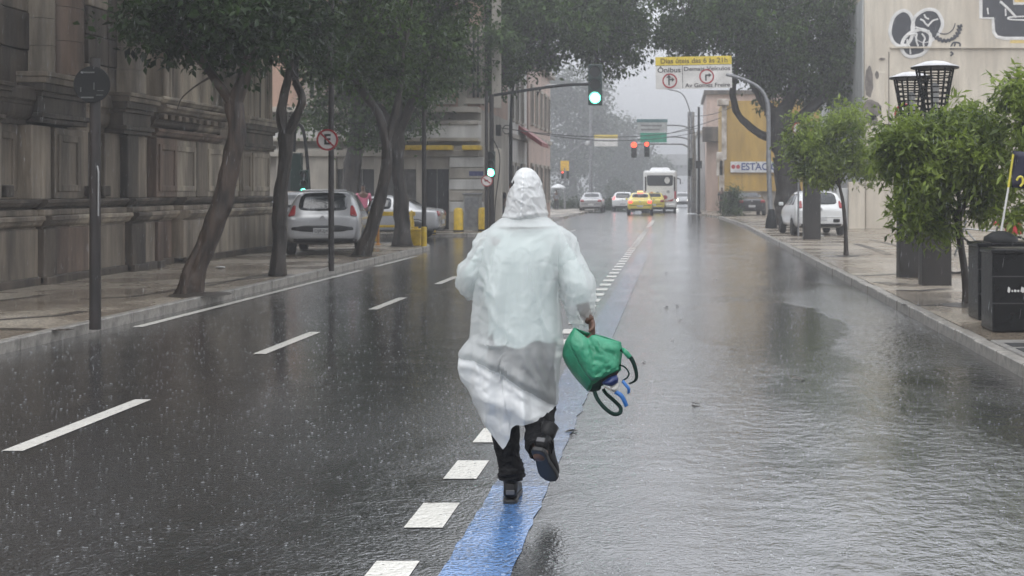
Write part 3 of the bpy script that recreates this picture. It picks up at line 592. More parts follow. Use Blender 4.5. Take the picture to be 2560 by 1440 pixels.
p = GP(695,690); tree('street_tree', 'dark upright street tree with a slim twisted fork, left of the grey hatchback', p,
    [([(695,690),(699,600),(700,490),(712,410),(716,335)],[.13,.115,.11,.105,.12]), ([(714,340),(702,285),(712,230),(726,160),(735,60)],[.09,.085,.075,.06,.04]),
     ([(718,335),(742,288),(756,245),(738,195,.2),(745,110,.3)],[.085,.075,.07,.06,.04]), ([(738,195),(700,130),(670,100)],[.05,.04,.02])],
    [(745,40,0,110,110,1.9),(730,-130,.3,190,150,2.7),(760,-320,.5,200,130,2.8),(800,110,.6,55,80,1.3),(690,60,0,50,70,1.2)],
    18000, .125, .06, L_dark, M_bark, p.y, group=GT)
p = GP(903,640); tree('street_tree', 'slanting street tree rising right from beside the grey hatchback', p,
    [([(903,640),(926,580),(948,500),(964,430),(966,360),(948,290),(918,245),(880,190)],[.17,.15,.125,.12,.11,.10,.09,.06]), ([(966,360),(985,290),(1000,220),(1010,120)],[.09,.08,.06,.03])],
    [(880,120,0,110,100,2.2),(930,40,0,140,110,2.4),(920,-110,.5,210,130,3),(940,-260,.5,200,110,3),(860,190,.3,55,45,1.2),(975,190,.3,60,60,1.3)],
    22000, .14, .07, L_mid, M_bark, p.y, group=GT)
p = GP(1008,616); tree('street_tree', 'broad-crowned street tree beside the yellow bin', p,
    [([(1008,616),(1004,540),(996,450),(990,370),(992,320)],[.235,.19,.175,.18,.2]), ([(990,340),(955,280),(925,245),(890,200)],[.13,.11,.09,.05]), ([(994,340),(1020,280),(1045,220),(1060,120)],[.14,.12,.1,.06]), ([(992,330),(995,240),(985,120)],[.13,.1,.06])],
    [(1010,60,0,150,110,3.0),(1080,110,.5,85,90,2.2),(1020,-110,0,220,130,3.4),(1050,-240,.5,200,100,3.4),(1060,210,.3,70,45,1.5),(960,215,.2,60,45,1.4),(1110,60,1,70,90,2.2),(1015,170,-.4,80,70,1.4)],
    28000, .15, .075, L_mid, M_bark, p.y, group=GT, sig=.2)
p = GP(1122,571); tree('street_tree', 'thick-trunked tree by the traffic lights, crown reaching out over the road', p,
    [([(1122,571),(1130,500),(1142,410),(1158,330),(1166,282)],[.46,.38,.34,.33,.36]), ([(1164,290),(1130,250),(1105,200),(1080,120)],[.2,.16,.13,.08]), ([(1168,290),(1210,240),(1250,180),(1310,110,2),(1400,80,4),(1500,90,5)],[.26,.22,.2,.16,.12,.05]), ([(1166,290),(1175,200),(1180,80)],[.2,.16,.1])],
    [(1185,150,0,115,95,3.5),(1120,190,0,60,60,2),(1230,200,0,60,50,2),(1270,90,1,90,85,3.4),(1180,20,1,200,110,4.2),(1400,50,4,150,95,4),(1500,85,5,105,80,3.4),(1570,110,5,60,65,2.6),(1500,160,5,45,35,1.4),(1375,150,3,34,30,1.2),(1400,-30,4,230,60,4.5),(1290,180,1,40,28,1.2),(1540,30,6,90,80,3)],
    52000, .21, .11, L_mid, M_bark, p.y, group=GT, sig=.3, twig=.02)
p = Vector((qx(872,47.8),47.8,KZ)); tree('street_tree', 'faint trunk behind the no-parking sign, in front of the corner building', p,
    [([(872,575),(876,470),(886,380),(896,300),(892,210)],[.36,.3,.27,.25,.22]), ([(890,300),(930,220),(960,120)],[.14,.12,.08])],
    [(850,120,0,110,110,3),(950,120,0,110,110,3),(830,240,0,40,40,1.4),(1060,230,0,50,50,1.4),(800,285,0,50,50,1.5,.7),(945,300,0,60,65,1.5,.7),(1045,285,0,45,50,1.5,.7),(900,330,0,40,40,1.2,.6)], 19000, .17, .09, L_mid, M_bark, p.y, group=GT, sig=.3, twig=.02)
# right-hand ficus
p = GP(1972,562); tree('ficus_tree', 'massive spreading fig tree on the right, trunk behind the white hatchback', p,
    [([(1972,562),(1972,480),(1966,400),(1955,340),(1940,270)],[.66,.55,.54,.6,.5]), ([(1950,350),(1900,335),(1850,292),(1832,240),(1838,190),(1850,120)],[.2,.17,.15,.13,.12,.1]), ([(1960,330),(2030,270),(2110,195),(2190,130)],[.3,.25,.19,.1]),
     ([(1945,300),(1910,250),(1880,190),(1860,90)],[.26,.22,.2,.1]), ([(1950,300),(1990,200),(2010,80)],[.3,.26,.14])],
    [(1760,50,0,115,85,3.6),(1700,90,0,48,50,1.8),(1880,80,0,150,120,4.2),(1930,175,0,100,70,3.2),(2040,110,0,150,125,4.2),(2130,150,-.5,75,60,2.2),(2160,30,0,150,90,4),(2270,20,-1,110,70,3.4),(2385,35,-1,36,52,1.6),(2340,-20,-1,90,50,3),(1900,-40,0,300,70,5),(1985,400,-.3,30,40,.8,.4),(2060,230,0,60,40,1.8)],
    62000, .21, .105, L_mid, M_bark, p.y, sig=.3, twig=.02, cl=40)
# young trees on the right-hand pavement
p = GP(2116,640); tree('young_tree', 'young leafy tree with a thin trunk, farther of the small pavement trees', p,
    [([(2116,640),(2114,580),(2108,510),(2098,460),(2090,400)],[.055,.045,.04,.036,.03]), ([(2100,470),(2070,420),(2040,380)],[.03,.022,.015]), ([(2098,460),(2130,410),(2160,380)],[.03,.022,.015])],
    [(2070,350,0,88,85,.85),(2020,400,0,50,60,.6),(2120,300,0,50,55,.6),(2150,400,0,50,60,.65),(2070,430,0,70,40,.6),(2010,330,.1,35,35,.4)],
    13000, .115, .042, L_fresh, M_bark, p.y, twig=.006, cl=26, sig=.10, jit=.2)
p = GP(2416,762); tree('young_tree', 'bushy young tree in full leaf before the lantern pillars', p,
    [([(2418,762),(2414,700),(2403,620),(2396,560),(2400,510)],[.055,.05,.045,.045,.042]), ([(2398,570),(2372,510),(2340,460),(2310,420)],[.03,.024,.018,.012]), ([(2400,540),(2430,470),(2450,400)],[.03,.024,.014]), ([(2400,520),(2390,440),(2370,340)],[.03,.024,.014]), ([(2396,575),(2350,560),(2320,575)],[.016,.012,.007])],
    [(2370,390,0,130,110,.85),(2270,400,0,75,80,.6),(2450,330,0,70,90,.6),(2440,440,0,80,70,.6),(2300,500,-.05,80,60,.5),(2320,560,-.1,70,50,.35),(2260,540,-.1,32,45,.3),(2480,500,.1,60,50,.5),(2240,330,0,45,50,.4),(2340,310,.1,70,40,.5)],
    19000, .115, .036, L_fresh, M_bark, p.y, twig=.006, cl=24, sig=.085, jit=.2)
p = Vector((4.85,16.6,KZ)); tree('young_tree', 'young tree at the right edge of the picture, long leaves above the black planters', p,
    [([(2683,777),(2680,640),(2660,500),(2640,380)],[.05,.045,.04,.03]), ([(2660,480),(2600,380),(2550,290),(2528,200)],[.025,.02,.014,.007])],
    [(2540,230,0,34,55,.25),(2570,330,0,50,70,.4),(2545,420,.1,34,60,.3),(2640,340,0,90,150,.6),(2528,190,0,14,24,.12),(2530,530,.2,40,40,.3)],
    6000, .13, .04, L_fresh, M_bark, p.y, twig=.005, cl=22, sig=.08, jit=.2)
# far trees in the rain haze
FT = 'trees beyond the far junction'
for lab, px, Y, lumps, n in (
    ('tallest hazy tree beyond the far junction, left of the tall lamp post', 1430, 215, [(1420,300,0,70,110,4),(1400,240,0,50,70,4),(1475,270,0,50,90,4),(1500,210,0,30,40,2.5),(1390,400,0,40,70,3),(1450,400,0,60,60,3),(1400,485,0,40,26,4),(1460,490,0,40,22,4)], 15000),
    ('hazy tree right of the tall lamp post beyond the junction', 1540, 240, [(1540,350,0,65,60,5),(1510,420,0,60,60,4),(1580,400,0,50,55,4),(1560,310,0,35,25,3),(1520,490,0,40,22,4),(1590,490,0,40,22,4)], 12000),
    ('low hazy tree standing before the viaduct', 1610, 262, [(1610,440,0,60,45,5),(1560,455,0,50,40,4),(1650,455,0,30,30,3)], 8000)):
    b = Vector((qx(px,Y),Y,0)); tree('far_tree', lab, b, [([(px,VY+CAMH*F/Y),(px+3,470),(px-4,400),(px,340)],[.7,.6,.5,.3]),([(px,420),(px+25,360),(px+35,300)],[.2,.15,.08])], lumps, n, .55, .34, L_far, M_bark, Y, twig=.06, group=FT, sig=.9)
# ================================================================ vehicles (local frame: rear bumper at y = 0, front towards +y)
M_tyre = mat('tyre_rubber', (.018,.018,.018), .6); M_rim = mat('alloy_rim', (.42,.42,.43), .3, metal=.8); M_blk = mat('black_plastic', (.018,.018,.02), .35)
M_carglass = mat('car_glass', (.02,.024,.028), .05, coat=.3, scale=2); M_tail = mat('red_tail_lamp', (.30,.012,.016), .15, coat=.5); M_plate = mat('grey_number_plate', (.55,.56,.57), .4)
M_tail_on = mat('lit_tail_lamp', (1,.06,.05), .3, emit=2.2); M_head_on = mat('lit_headlamp', (1,.97,.9), .2, emit=3)
M_head = mat('clear_headlamp', (.5,.52,.55), .1, coat=.5)
def paint(name, c, metal=0): return mat(name, c, .26, metal=metal, col2=[q*.93 for q in c], scale=2, coat=.7)
HATCH = [(0,.44,.70,.78,.58,.83),(.03,.33,.79,.86,.61,.92),(.12,.27,.83,.93,.655,1.01),(.30,.25,.845,.95,.645,1.30),(.48,.24,.85,.95,.62,1.45),(1.0,.24,.85,.95,.61,1.49),(1.9,.24,.85,.94,.60,1.48),(2.45,.24,.85,.93,.58,1.36),(3.0,.24,.84,.92,.60,1.02),(3.55,.24,.80,.80,.6,.87),(3.9,.28,.70,.62,.5,.70),(4.03,.36,.6,.55,.4,.58)]
SEDAN = [(0,.44,.70,.80,.58,.86),(.04,.33,.80,.88,.62,.96),(.14,.27,.83,.93,.66,1.02),(.62,.25,.845,.94,.655,1.05),(.82,.25,.85,.95,.63,1.14),(1.22,.24,.85,.95,.60,1.42),(1.7,.24,.85,.95,.60,1.47),(2.3,.24,.85,.94,.59,1.45),(2.8,.24,.85,.93,.58,1.32),(3.35,.24,.84,.91,.60,1.0),(3.95,.24,.80,.80,.6,.86),(4.25,.28,.70,.62,.5,.70),(4.38,.36,.6,.55,.4,.58)]
def loft_body(st):
    rings = []
    for y, zb, w, be, rw, top in st:
        be = min(be, top-.05)
        h = [(0,zb),(.8*w,zb),(.955*w,zb+.07),(w,zb+.24),(w*.995,be-.13),(w*.965,be-.01)]
        a, b = (w*.95, be+.01), (rw, top-.05); h += [(a[0]*.55+b[0]*.45+.012, a[1]*.5+b[1]*.5), b, (rw*.8,top-.008), (0,top)]
        rings.append([Vector((x,y,z)) for x,z in h])
    n = len(rings[0]); vs = []; idx = []
    for r in rings:
        i0 = len(vs); vs += r + [Vector((-q.x,q.y,q.z)) for q in r[1:-1]]
        left = [i0] + [i0+n+k for k in range(n-2)] + [i0+n-1]; idx.append(([i0+k for k in range(n)], left))
    fs = []
    for (r0,l0),(r1,l1) in zip(idx, idx[1:]):
        for k in range(n-1): fs += [(r0[k],r1[k],r1[k+1],r0[k+1]), (l0[k],l0[k+1],l1[k+1],l1[k])]
    for (r, l) in (idx[0], idx[-1]):
        fs += [(r[k],r[k+1],l[k+1],l[k]) if k not in (0,n-2) else ((r[0],r[1],l[1]) if k == 0 else (r[k],r[k+1],l[k])) for k in range(n-1)]
    m = MB().add(vs, fs); o = obj('tmp', m.mesh('tmp', smooth=True)); s = o.modifiers.new('s','SUBSURF'); s.levels = 2; s.render_levels = 2
    me = evaluated(o); me.polygons.foreach_set('use_smooth', [True]*len(me.polygons)); return me
BODY = {}
def body(kind):
    if kind not in BODY:
        me = loft_body(HATCH if kind == 'hatch' else SEDAN); bm = bmesh.new(); bm.from_mesh(me); BODY[kind] = (me, BVHTree.FromBMesh(bm)); bm.free()
    return BODY[kind]
def patch(bvh, quad, side, mat_, name, parent, off=.006, nx=10, nz=6, rnd=.12):
    """a panel laid on the body: quad corners in (x,z) for rear/front or (y,z) for the sides"""
    q = [Vector(c) for c in quad]; vs = {}; m = MB(); fs = []
    for i in range(nx+1):
        for j in range(nz+1):
            u, v = i/nx, j/nz; p_ = q[0]*(1-u)*(1-v)+q[1]*u*(1-v)+q[2]*u*v+q[3]*(1-u)*v
            if rnd:                                  # rounded corners
                c = (q[0]+q[1]+q[2]+q[3])/4; du, dv = abs(2*u-1), abs(2*v-1); k = (du*dv)**4*rnd; p_ = p_+(c-p_)*k
            if side == 'rear': o_, d_ = Vector((p_.x,-1,p_.y)), Vector((0,1,0))
            elif side == 'front': o_, d_ = Vector((p_.x,7,p_.y)), Vector((0,-1,0))
            elif side == 'right': o_, d_ = Vector((3,p_.x,p_.y)), Vector((-1,0,0))
            else: o_, d_ = Vector((-3,p_.x,p_.y)), Vector((1,0,0))
            hit = bvh.ray_cast(o_, d_)
            if hit[0] is None: continue
            nn_ = hit[1] if hit[1].dot(d_) < 0 else -hit[1]; vs[i,j] = len(m.v); m.v.append(tuple(hit[0]+nn_*off))
    for i in range(nx):
        for j in range(nz):
            k = [(i,j),(i+1,j),(i+1,j+1),(i,j+1)]
            if all(a in vs for a in k): fs.append(tuple(vs[a] for a in k))
    m.f = fs
    if not fs: return None
    o = m.build(name, mat_, parent, smooth=True); so = o.modifiers.new('s','SOLIDIFY'); so.thickness = off; so.offset = 0; return o
WHEEL = None
def wheels(parent, ys, w, r=.30):
    global WHEEL
    if WHEEL is None:
        m90 = Euler((0,R(90),0)).to_matrix()
        ty = MB().lathe([(.20,-.09),(.27,-.10),(.295,-.075),(.30,0),(.295,.075),(.27,.10),(.20,.09)], 24, m=m90).mesh('tyre', M_tyre, True)
        rm = MB().lathe([(.02,.05),(.06,.055),(.07,.03),(.19,.02),(.205,.06),(.205,-.06),(.19,-.055),(.02,-.055)], 20, m=m90)
        for k in range(5):
            a = 2*math.pi*k/5; rm.box((.055,.12*math.cos(a),.12*math.sin(a)),(.02,.05,.20), rx=a-R(90))
        WHEEL = ty, rm.mesh('rim', M_rim)
    for y in ys:
        for s in (-1,1):
            o = obj('wheel', WHEEL[0], parent, (s*(w-.105),y,r), (0,0,0 if s > 0 else math.pi), (1,r/.3,r/.3)); obj('rim', WHEEL[1], o)
def make_car(name, label, kind, pm, loc, rz, lit=False, plate='', sc_=1.0, cat='car', group=None, detail=True):
    t = thing(name, label, cat, loc, rz, group); t.scale = (sc_,sc_,sc_)
    me, bv = body(kind); me = me.copy(); me.materials.clear(); me.materials.append(pm); obj('body', me, t)
    h = kind == 'hatch'; tl = M_tail_on if lit else M_tail
    if h:
        patch(bv, [(-.56,1.02),(.56,1.02),(.50,1.40),(-.50,1.40)], 'rear', M_carglass, 'rear_window', t)
        for s in (-1,1): patch(bv, [(s*.60,.90),(s*.765,.88),(s*.66,1.13),(s*.60,1.13)], 'rear', tl, 'tail_lamp', t, .012)
        sw = [[(.62,1.0),(1.25,.99),(1.25,1.36),(.80,1.37)],[(1.30,.99),(2.02,.985),(2.02,1.36),(1.30,1.36)],[(2.08,.985),(2.78,.98),(2.42,1.28),(2.08,1.35)]]
    else:
        patch(bv, [(-.55,1.12),(.55,1.12),(.50,1.38),(-.50,1.38)], 'rear', M_carglass, 'rear_window', t)
        for s in (-1,1): patch(bv, [(s*.50,.76),(s*.77,.76),(s*.74,.92),(s*.50,.92)], 'rear', tl, 'tail_lamp', t, .012)
        sw = [[(.98,1.0),(1.50,.99),(1.50,1.34),(1.26,1.34)],[(1.56,.99),(2.28,.985),(2.28,1.35),(1.56,1.35)],[(2.34,.985),(3.12,.97),(2.76,1.25),(2.34,1.34)]]
    for s, sd in ((1,'right'),(-1,'left')):
        for q in sw: patch(bv, q, sd, M_carglass, 'side_window', t, .005, 6, 4)
    patch(bv, [(-.6,1.02),(.6,1.02),(.5,1.32),(-.5,1.32)], 'front', M_carglass, 'windscreen', t)
    for s in (-1,1): patch(bv, [(s*.42,.62),(s*.66,.64),(s*.66,.76),(s*.42,.74)], 'front', M_head, 'headlamp', t, .01, 4, 3)
    patch(bv, [(-.36,.42),(.36,.42),(.36,.56),(-.36,.56)], 'front', M_blk, 'grille', t, .008, 6, 3)
    patch(bv, [(-.74,.30),(.74,.30),(.76,.40),(-.76,.40)], 'rear', M_blk, 'lower_bumper', t, .008, 10, 3)
    pl_ = MB().b2((-.20,-.022,.50),(.20,-.008,.63)).build('number_plate', M_plate, t, bevel=.004)
    if plate: text(plate, .10, (0,-.026,.565), M_blk, t, width=.34)
    if detail:
        patch(bv, [(-.78,.60),(.78,.60),(.80,.635),(-.80,.635)], 'rear', M_blk if not h else pm, 'bumper_seam', t, .006, 10, 2, 0)
        MB().prism(circle(0,.86,.05,16), -.012, .1, 'y').build('badge', M_rim, t)
    L = 3.28 if h else 3.55
    for y in (.72, L):
        for s, sd in ((1,'right'),(-1,'left')):
            mb = MB(); n = 18; ps = []
            for k in range(n):
                a = math.pi*k/(n-1); yy, zz = y+.37*math.cos(a), .30+.37*math.sin(a); hit = bv.ray_cast(Vector((3*s,yy,zz)), Vector((-s,0,0)))
                x = hit[0].x if hit[0] else s*.8; ps.append(Vector((x+s*.006,yy,zz)))
            x0 = s*.845; mb.add(ps + [Vector((ps[0].x,y,.30))], [(k,k+1,n) for k in range(n-1)]); mb.build('wheel_arch', M_blk, t)
    wheels(t, (.72, L), .875)
    for s in (-1,1): MB().box((s*.93,2.55 if h else 2.9,1.02),(.16,.10,.12)).build('mirror', pm, t, bevel=.03)
    MB().tube([(-.5,.01+(.32 if h else .9),1.36),(-.46,.03,1.36)][:1]+[(-.5,.5,1.46)],.004,4) if False else None
    return t
SILVER = paint('silver_car_paint', (.40,.405,.415), .25); WHITE = paint('white_car_paint', (.72,.73,.73)); TAXI = paint('yellow_taxi_paint', (.72,.60,.09)); GREYC = paint('dark_car_paint', (.035,.035,.04)); GREY2 = paint('grey_car_paint', (.26,.265,.27), .25)
p = GP(806,640)
hc = make_car('parked_car', 'silver grey hatchback parked on the left pavement seen from behind', 'hatch', SILVER, p, R(9), plate='DJR2J47')
_, bv = body('hatch')
patch(bv, [(-.70,.55),(.70,.55),(.66,.69),(-.66,.69)], 'rear', M_blk, 'bumper_insert', hc, .009, 12, 4, .4)
patch(bv, [(-.12,1.02),(-.09,1.02),(.28,1.07),(.27,1.09)], 'rear', M_blk, 'rear_wiper', hc, .02, 6, 2, 0)
MB().b2((-.50,.36,1.455),(.50,.62,1.50)).build('roof_spoiler', SILVER, hc, bevel=.02)
make_car('parked_car', 'silver saloon side-on in the side street behind the yellow barrier', 'sedan', SILVER, (-7.75,45.2,0), R(90))
make_car('parked_car', 'dark car half hidden behind the slim twisted tree', 'hatch', GREYC, (qx(716,36)-.0,36.6,KZ), R(-5), detail=False)
p = GP(2054,590); wc = make_car('parked_car', 'white hatchback parked under the trees on the right pavement', 'hatch', WHITE, (p.x-.02,p.y,KZ), R(4))
patch(bv, [(.40,.44),(.62,.44),(.62,.56),(.40,.56)], 'rear', M_blk, 'tow_hook_cover', wc, .008, 3, 3)
p = G(1880,545); make_car('parked_car', 'black car with red tail lamps parked below the ochre wall', 'sedan', GREYC, (p.x,p.y,KZ), R(3))
p = G(1600,537); tx = make_car('taxi', 'yellow taxi with glowing brake lights, nearer of the taxis behind the bus', 'sedan', TAXI, (p.x,p.y,0), R(1), lit=True, cat='taxi', group='taxis')
MB().b2((-.2,1.8,1.47),(.2,1.95,1.58)).build('roof_sign', mat('taxi_sign',(.8,.6,.3),.3,emit=.8), tx, bevel=.02); MB().b2((-.2,1.19,1.40),(.2,1.22,1.43)).build('brake_lamp', M_tail_on, tx)
p = G(1632,533); make_car('taxi', 'yellow taxi overlapped by the nearer taxi, beside the bus', 'sedan', TAXI, (p.x,p.y+2,0), R(0), cat='taxi', group='taxis')
p = G(1560,528); make_car('car', 'white car with a lit tail lamp left of the taxis', 'hatch', WHITE, (p.x-.1,p.y,0), R(0), lit=True)
p = G(1477,531); make_car('car', 'silver car alone in the left lane far down the road', 'sedan', SILVER, (p.x,p.y,0), R(0))
# oncoming car with headlamps beyond the bus
oc = make_car('car', 'oncoming car beyond the bus with a bright headlamp', 'sedan', GREY2, (qx(1707,130),134,0), R(180))
for s in (-.55,.55): MB().prism(circle(s,.70,.13,14), 4.30, 4.37, 'y').build('headlamp', M_head_on, oc)
# city bus
p = G(1650,531); bus = thing('city_bus', 'white city bus with red trim seen from behind in the haze', 'bus', (p.x,p.y,0), R(0))
M_busw = paint('white_bus_paint', (.74,.75,.76)); M_busr = paint('red_bus_paint', (.45,.05,.07)); M_busb = paint('blue_bus_paint', (.10,.16,.32))
MB().b2((-1.22,0,.42),(1.22,11,3.05)).build('body', M_busw, bus, bevel=.16)
MB().box((0,2.2,3.13),(1.6,3.6,.28), top=.8).build('roof_unit', M_busw, bus, bevel=.06)
MB().prism([(-.93,2.0),(-.80,1.93),(.80,1.93),(.93,2.0),(.95,2.62),(.9,2.7),(-.9,2.7),(-.95,2.62)], -.02, .05, 'y').build('rear_window', M_carglass, bus, bevel=.01)
MB().prism(circle(.52,2.33,.2,14,.24), -.03, -.02, 'y').build('window_sticker', mat('sticker_white',(.7,.7,.7),.5), bus)
for s in (-1,1):
    MB().b2((s*1.05-.06,-.02,1.55),(s*1.05+.06,.05,2.6)).build('side_strip', M_blk, bus, bevel=.01); MB().b2((s*1.1-.07,-.025,1.0),(s*1.1+.07,.05,1.55)).build('tail_lamp', M_busr, bus, bevel=.02)
    MB().b2((s*1.225-.01,.4,1.3),(s*1.225+.01,10.5,2.6)).build('side_windows', M_carglass, bus)
    MB().b2((s*1.225-.012,.3,.9),(s*1.225+.012,10.8,1.2)).build('side_stripe', M_busr, bus)
MB().prism([(-.75,1.45),(-.55,1.5),(-.4,1.25),(-.62,1.15)], -.02, .05, 'y').build('graphic', M_busr, bus); MB().prism([(-.3,1.5),(-.1,1.5),(.3,.85),(.15,.75)], -.02, .05, 'y').build('graphic', M_busb, bus)
MB().prism(circle(.35,1.1,.2,14,.15), -.02, .05, 'y').build('graphic', M_busr, bus); MB().prism(circle(.6,1.5,.11,12), -.02, .05, 'y').build('graphic', mat('bus_grey',(.3,.32,.34),.4), bus)
MB().prism([(.2,.8),(.9,.8),(1.0,1.0),(.6,.86)], -.02, .05, 'y').build('graphic', M_busr, bus)
MB().b2((-1.15,-.08,.36),(1.15,.2,.62)).build('bumper', M_busw, bus, bevel=.05); MB().b2((-.22,-.1,.48),(.22,-.085,.6)).build('number_plate', M_plate, bus)
MB().b2((-1.0,.3,.2),(1.0,10.4,.45)).build('chassis', M_blk, bus); MB().tube([(1.2,10.6,2.6),(1.5,10.8,2.5),(1.52,10.8,2.1)],.05,6).build('mirror', M_blk, bus)
wheels(bus, (2.6, 8.6), 1.18, .48)
# ================================================================ poles, signals, signs, street furniture
M_pole = mat('dark_red_brown_pole', (.026,.019,.017), .45, col2=(.012,.010,.009), scale=8, stretch=(1,1,.3), bump=.2)
M_black = mat('black_painted_metal', (.012,.0125,.013), .5, scale=8, spec=.2); M_galv = mat('galvanised_steel', (.30,.31,.32), .4, metal=.5, col2=(.2,.2,.21), scale=6)
M_signred = mat('sign_rim_red', (.40,.022,.028), .35); M_signwhite = mat('sign_face_white', (.72,.70,.68), .35, col2=(.6,.58,.56), scale=9)
M_sigbox = mat('signal_housing', (.012,.035,.03), .35); M_green = mat('green_signal_light', (.12,1.0,.62), .3, emit=5); M_greenc = mat('green_signal_core', (.75,1.0,.93), .3, emit=5)
M_redl = mat('red_signal_light', (1,.07,.03), .3, emit=2.5); M_off = mat('dark_signal_lens', (.03,.03,.03), .15)
def pole(t, h, r, m, r1=None, foot=True, name='pole'):
    MB().tube([(0,0,-.05),(0,0,h)], [r, r1 or r*.92], 12).build(name, m, t, smooth=True)
    if foot: MB().lathe([(r*2.0,0),(r*2.0,.03),(r*1.3,.07)], 14).build('foot_plate', m, t)
# nearest post, sign seen from the back
p = GP(238,812); t = thing('sign_post', 'thick dark post with a round sign seen from the back, nearest on the left', 'sign', p)
MB().tube([(0,0,-.05),(0,0,2.94)], [.062,.056], 12).build('pole', M_pole, t, smooth=True)
zc = 2.76-KZ
MB().prism(circle(0,zc,.2,36), -.088, -.074, 'y').build('disc', M_black, t, bevel=.004)
MB().prism(circle(0,zc,.165,30), -.070, -.067, 'y').build('face', M_signwhite, t)
m_br = mat('bracket_grey',(.11,.115,.11),.3)
for q0, q1 in (((-.12,zc-.15),(.02,zc-.135)),((-.12,zc+.125),(.03,zc+.14)),((-.125,zc-.08),(-.115,zc-.03)),((.02,zc-.06),(.03,zc+.02)),((.05,zc-.12),(.12,zc-.112)),((.06,zc-.07),(.13,zc-.063))): MB().b2((q0[0],-.094,q0[1]),(q1[0],-.088,q1[1])).build('bracket', m_br, t)
MB().tube([(-.105,-.10,zc+.12),(-.1,-.10,zc+.14)], .012, 6).build('bolt', M_galv, t)
MB().tube([(.045,-.05,1.75),(.062,-.06,1.68),(.06,-.06,1.2)], .008, 6).build('cable', mat('grey_cable',(.35,.35,.35),.4), t)
# no-parking sign on a tall pole
def ring(cx, cz, r, w, y0, y1, m, t, name='rim'):
    n = 40; o = MB(); a = circle(cx,cz,r,n); b = circle(cx,cz,r-w,n)
    vs = [(x,y0,z) for x,z in a]+[(x,y0,z) for x,z in b]+[(x,y1,z) for x,z in a]+[(x,y1,z) for x,z in b]; fs = []
    for i in range(n):
        j = (i+1)%n; fs += [(i,j,n+j,n+i),(2*n+i,3*n+i,3*n+j,2*n+j),(i,2*n+i,2*n+j,j),(n+i,n+j,3*n+j,3*n+i)]
    return o.add(vs, fs).build(name, m, t)
p = GP(828,671); t = thing('no_parking_sign', 'round red no-parking sign on a tall dark pole before the grey hatchback', 'sign', p)
pole(t, 6.2, .056, M_pole, foot=False); k = p.y/F; cx, cz = (821-828)*k, CAMH-(350-VY)*k-KZ
MB().prism(circle(cx,cz,.195,36), -.085, -.07, 'y').build('face', M_signwhite, t); ring(cx,cz,.205,.036,-.092,-.07,M_signred,t)
text('E', .27, (cx,-.089,cz), mat('sign_black',(.02,.02,.02),.4), t, bold=.008, name='letter')
MB().box((cx,-.091,cz),(.36,.006,.03), ry=R(45)).build('slash', M_signred, t)
# plain pole further on
p = GP(1060,616); t = thing('utility_pole', 'slim dark pole with yellow foot beside the broad-crowned tree', 'pole', p); pole(t, 5.2, .062, M_pole, foot=False)
MB().lathe([(.075,.0),(.075,.5),(.066,.52)], 12).build('painted_foot', M_yellow, t)
# signal head
def signal(t, c, s=1.0, lit='g', lens=.1, face=-1):
    """three-lamp head hung at c (centre), facing us"""
    x, y, z = c; b = MB().b2((x-.17*s,y,z-.5*s),(x+.17*s,y+.2*s,z+.5*s)).build('signal_housing', M_sigbox, t, bevel=.02*s)
    for i, (dz, on, m) in enumerate(((.32,'r',M_redl),(0,'y',M_off),(-.32,'g',M_green))):
        on_ = lit == on; q = MB().prism(circle(x,z+dz*s,lens*1.15*s,20), y-.012, y+.01, 'y').build('lens', m if on_ else M_off, b)
        if on_ and on == 'g': MB().prism(circle(x,z+dz*s,lens*.8*s,20), y-.02, y-.012, 'y').build('lamp', M_greenc, b)
        v = MB(); n = 12; ps = [(x+lens*1.25*s*math.cos(math.pi*k_/(n-1)), z+dz*s+lens*1.25*s*math.sin(math.pi*k_/(n-1))) for k_ in range(n)]
        v.add([(a,y,b_) for a,b_ in ps]+[(a,y-.14*s,b_) for a,b_ in ps], [(k_,k_+1,n+k_+1,n+k_) for k_ in range(n-1)]).build('visor', M_sigbox, b)
    return b
p = GP(1229,577); Y = p.y; t = thing('traffic_light', 'traffic light mast with arm over the road and green lamp high up', 'traffic light', p)
def lx(px): return (px-1229)*Y/F
def lz(py): return CAMH-(py-VY)*Y/F-KZ
MB().tube([(0,0,-.05),(0,0,lz(236))], [.10,.08], 12).build('pole', M_pole, t, smooth=True)
MB().tube(catmull([(lx(1235),0,lz(238)),(lx(1300),0,lz(228)),(lx(1400),0,lz(214)),(lx(1478),0,lz(210))],5), .055, 10).build('arm', M_black, t, smooth=True)
signal(t, (lx(1488),-.05,lz(212)), 1.5, 'g', .115); MB().b2((lx(1482),-.02,lz(170)),(lx(1494),.2,lz(164))).build('hanger', M_black, t)
signal(t, (lx(1229),-.32,lz(411)), .95, 'g', .13)
for z in (lz(395),lz(428)): MB().b2((-.04,-.16,z-.03),(.04,.0,z+.03)).build('clamp', M_black, t)
MB().b2((lx(1240),-.1,lz(340)),(lx(1252),.2,lz(312))).build('controller_box', M_black, t, bevel=.02)
MB().tube(catmull([(lx(1232),-.1,lz(345)),(lx(1248),-.1,lz(380)),(lx(1250),-.1,lz(420)),(lx(1240),-.1,lz(500)),(lx(1236),-.1,lz(575))],5), .02, 6).build('cable', M_black, t)
p = GP(1216,578); t = thing('turn_sign', 'small round no-turn sign on a thin pole beside the mast', 'sign', p); Y = p.y
MB().tube([(0,0,-.05),(0,0,CAMH-(236-VY)*Y/F)], [.065,.06], 10).build('pole', M_pole, t, smooth=True)
cz = CAMH-(452-VY)*Y/F-KZ; cx = .03; MB().prism(circle(cx,cz,.2,30), -.09,-.075,'y').build('face', M_signwhite, t); ring(cx,cz,.21,.035,-.096,-.075,M_signred,t)
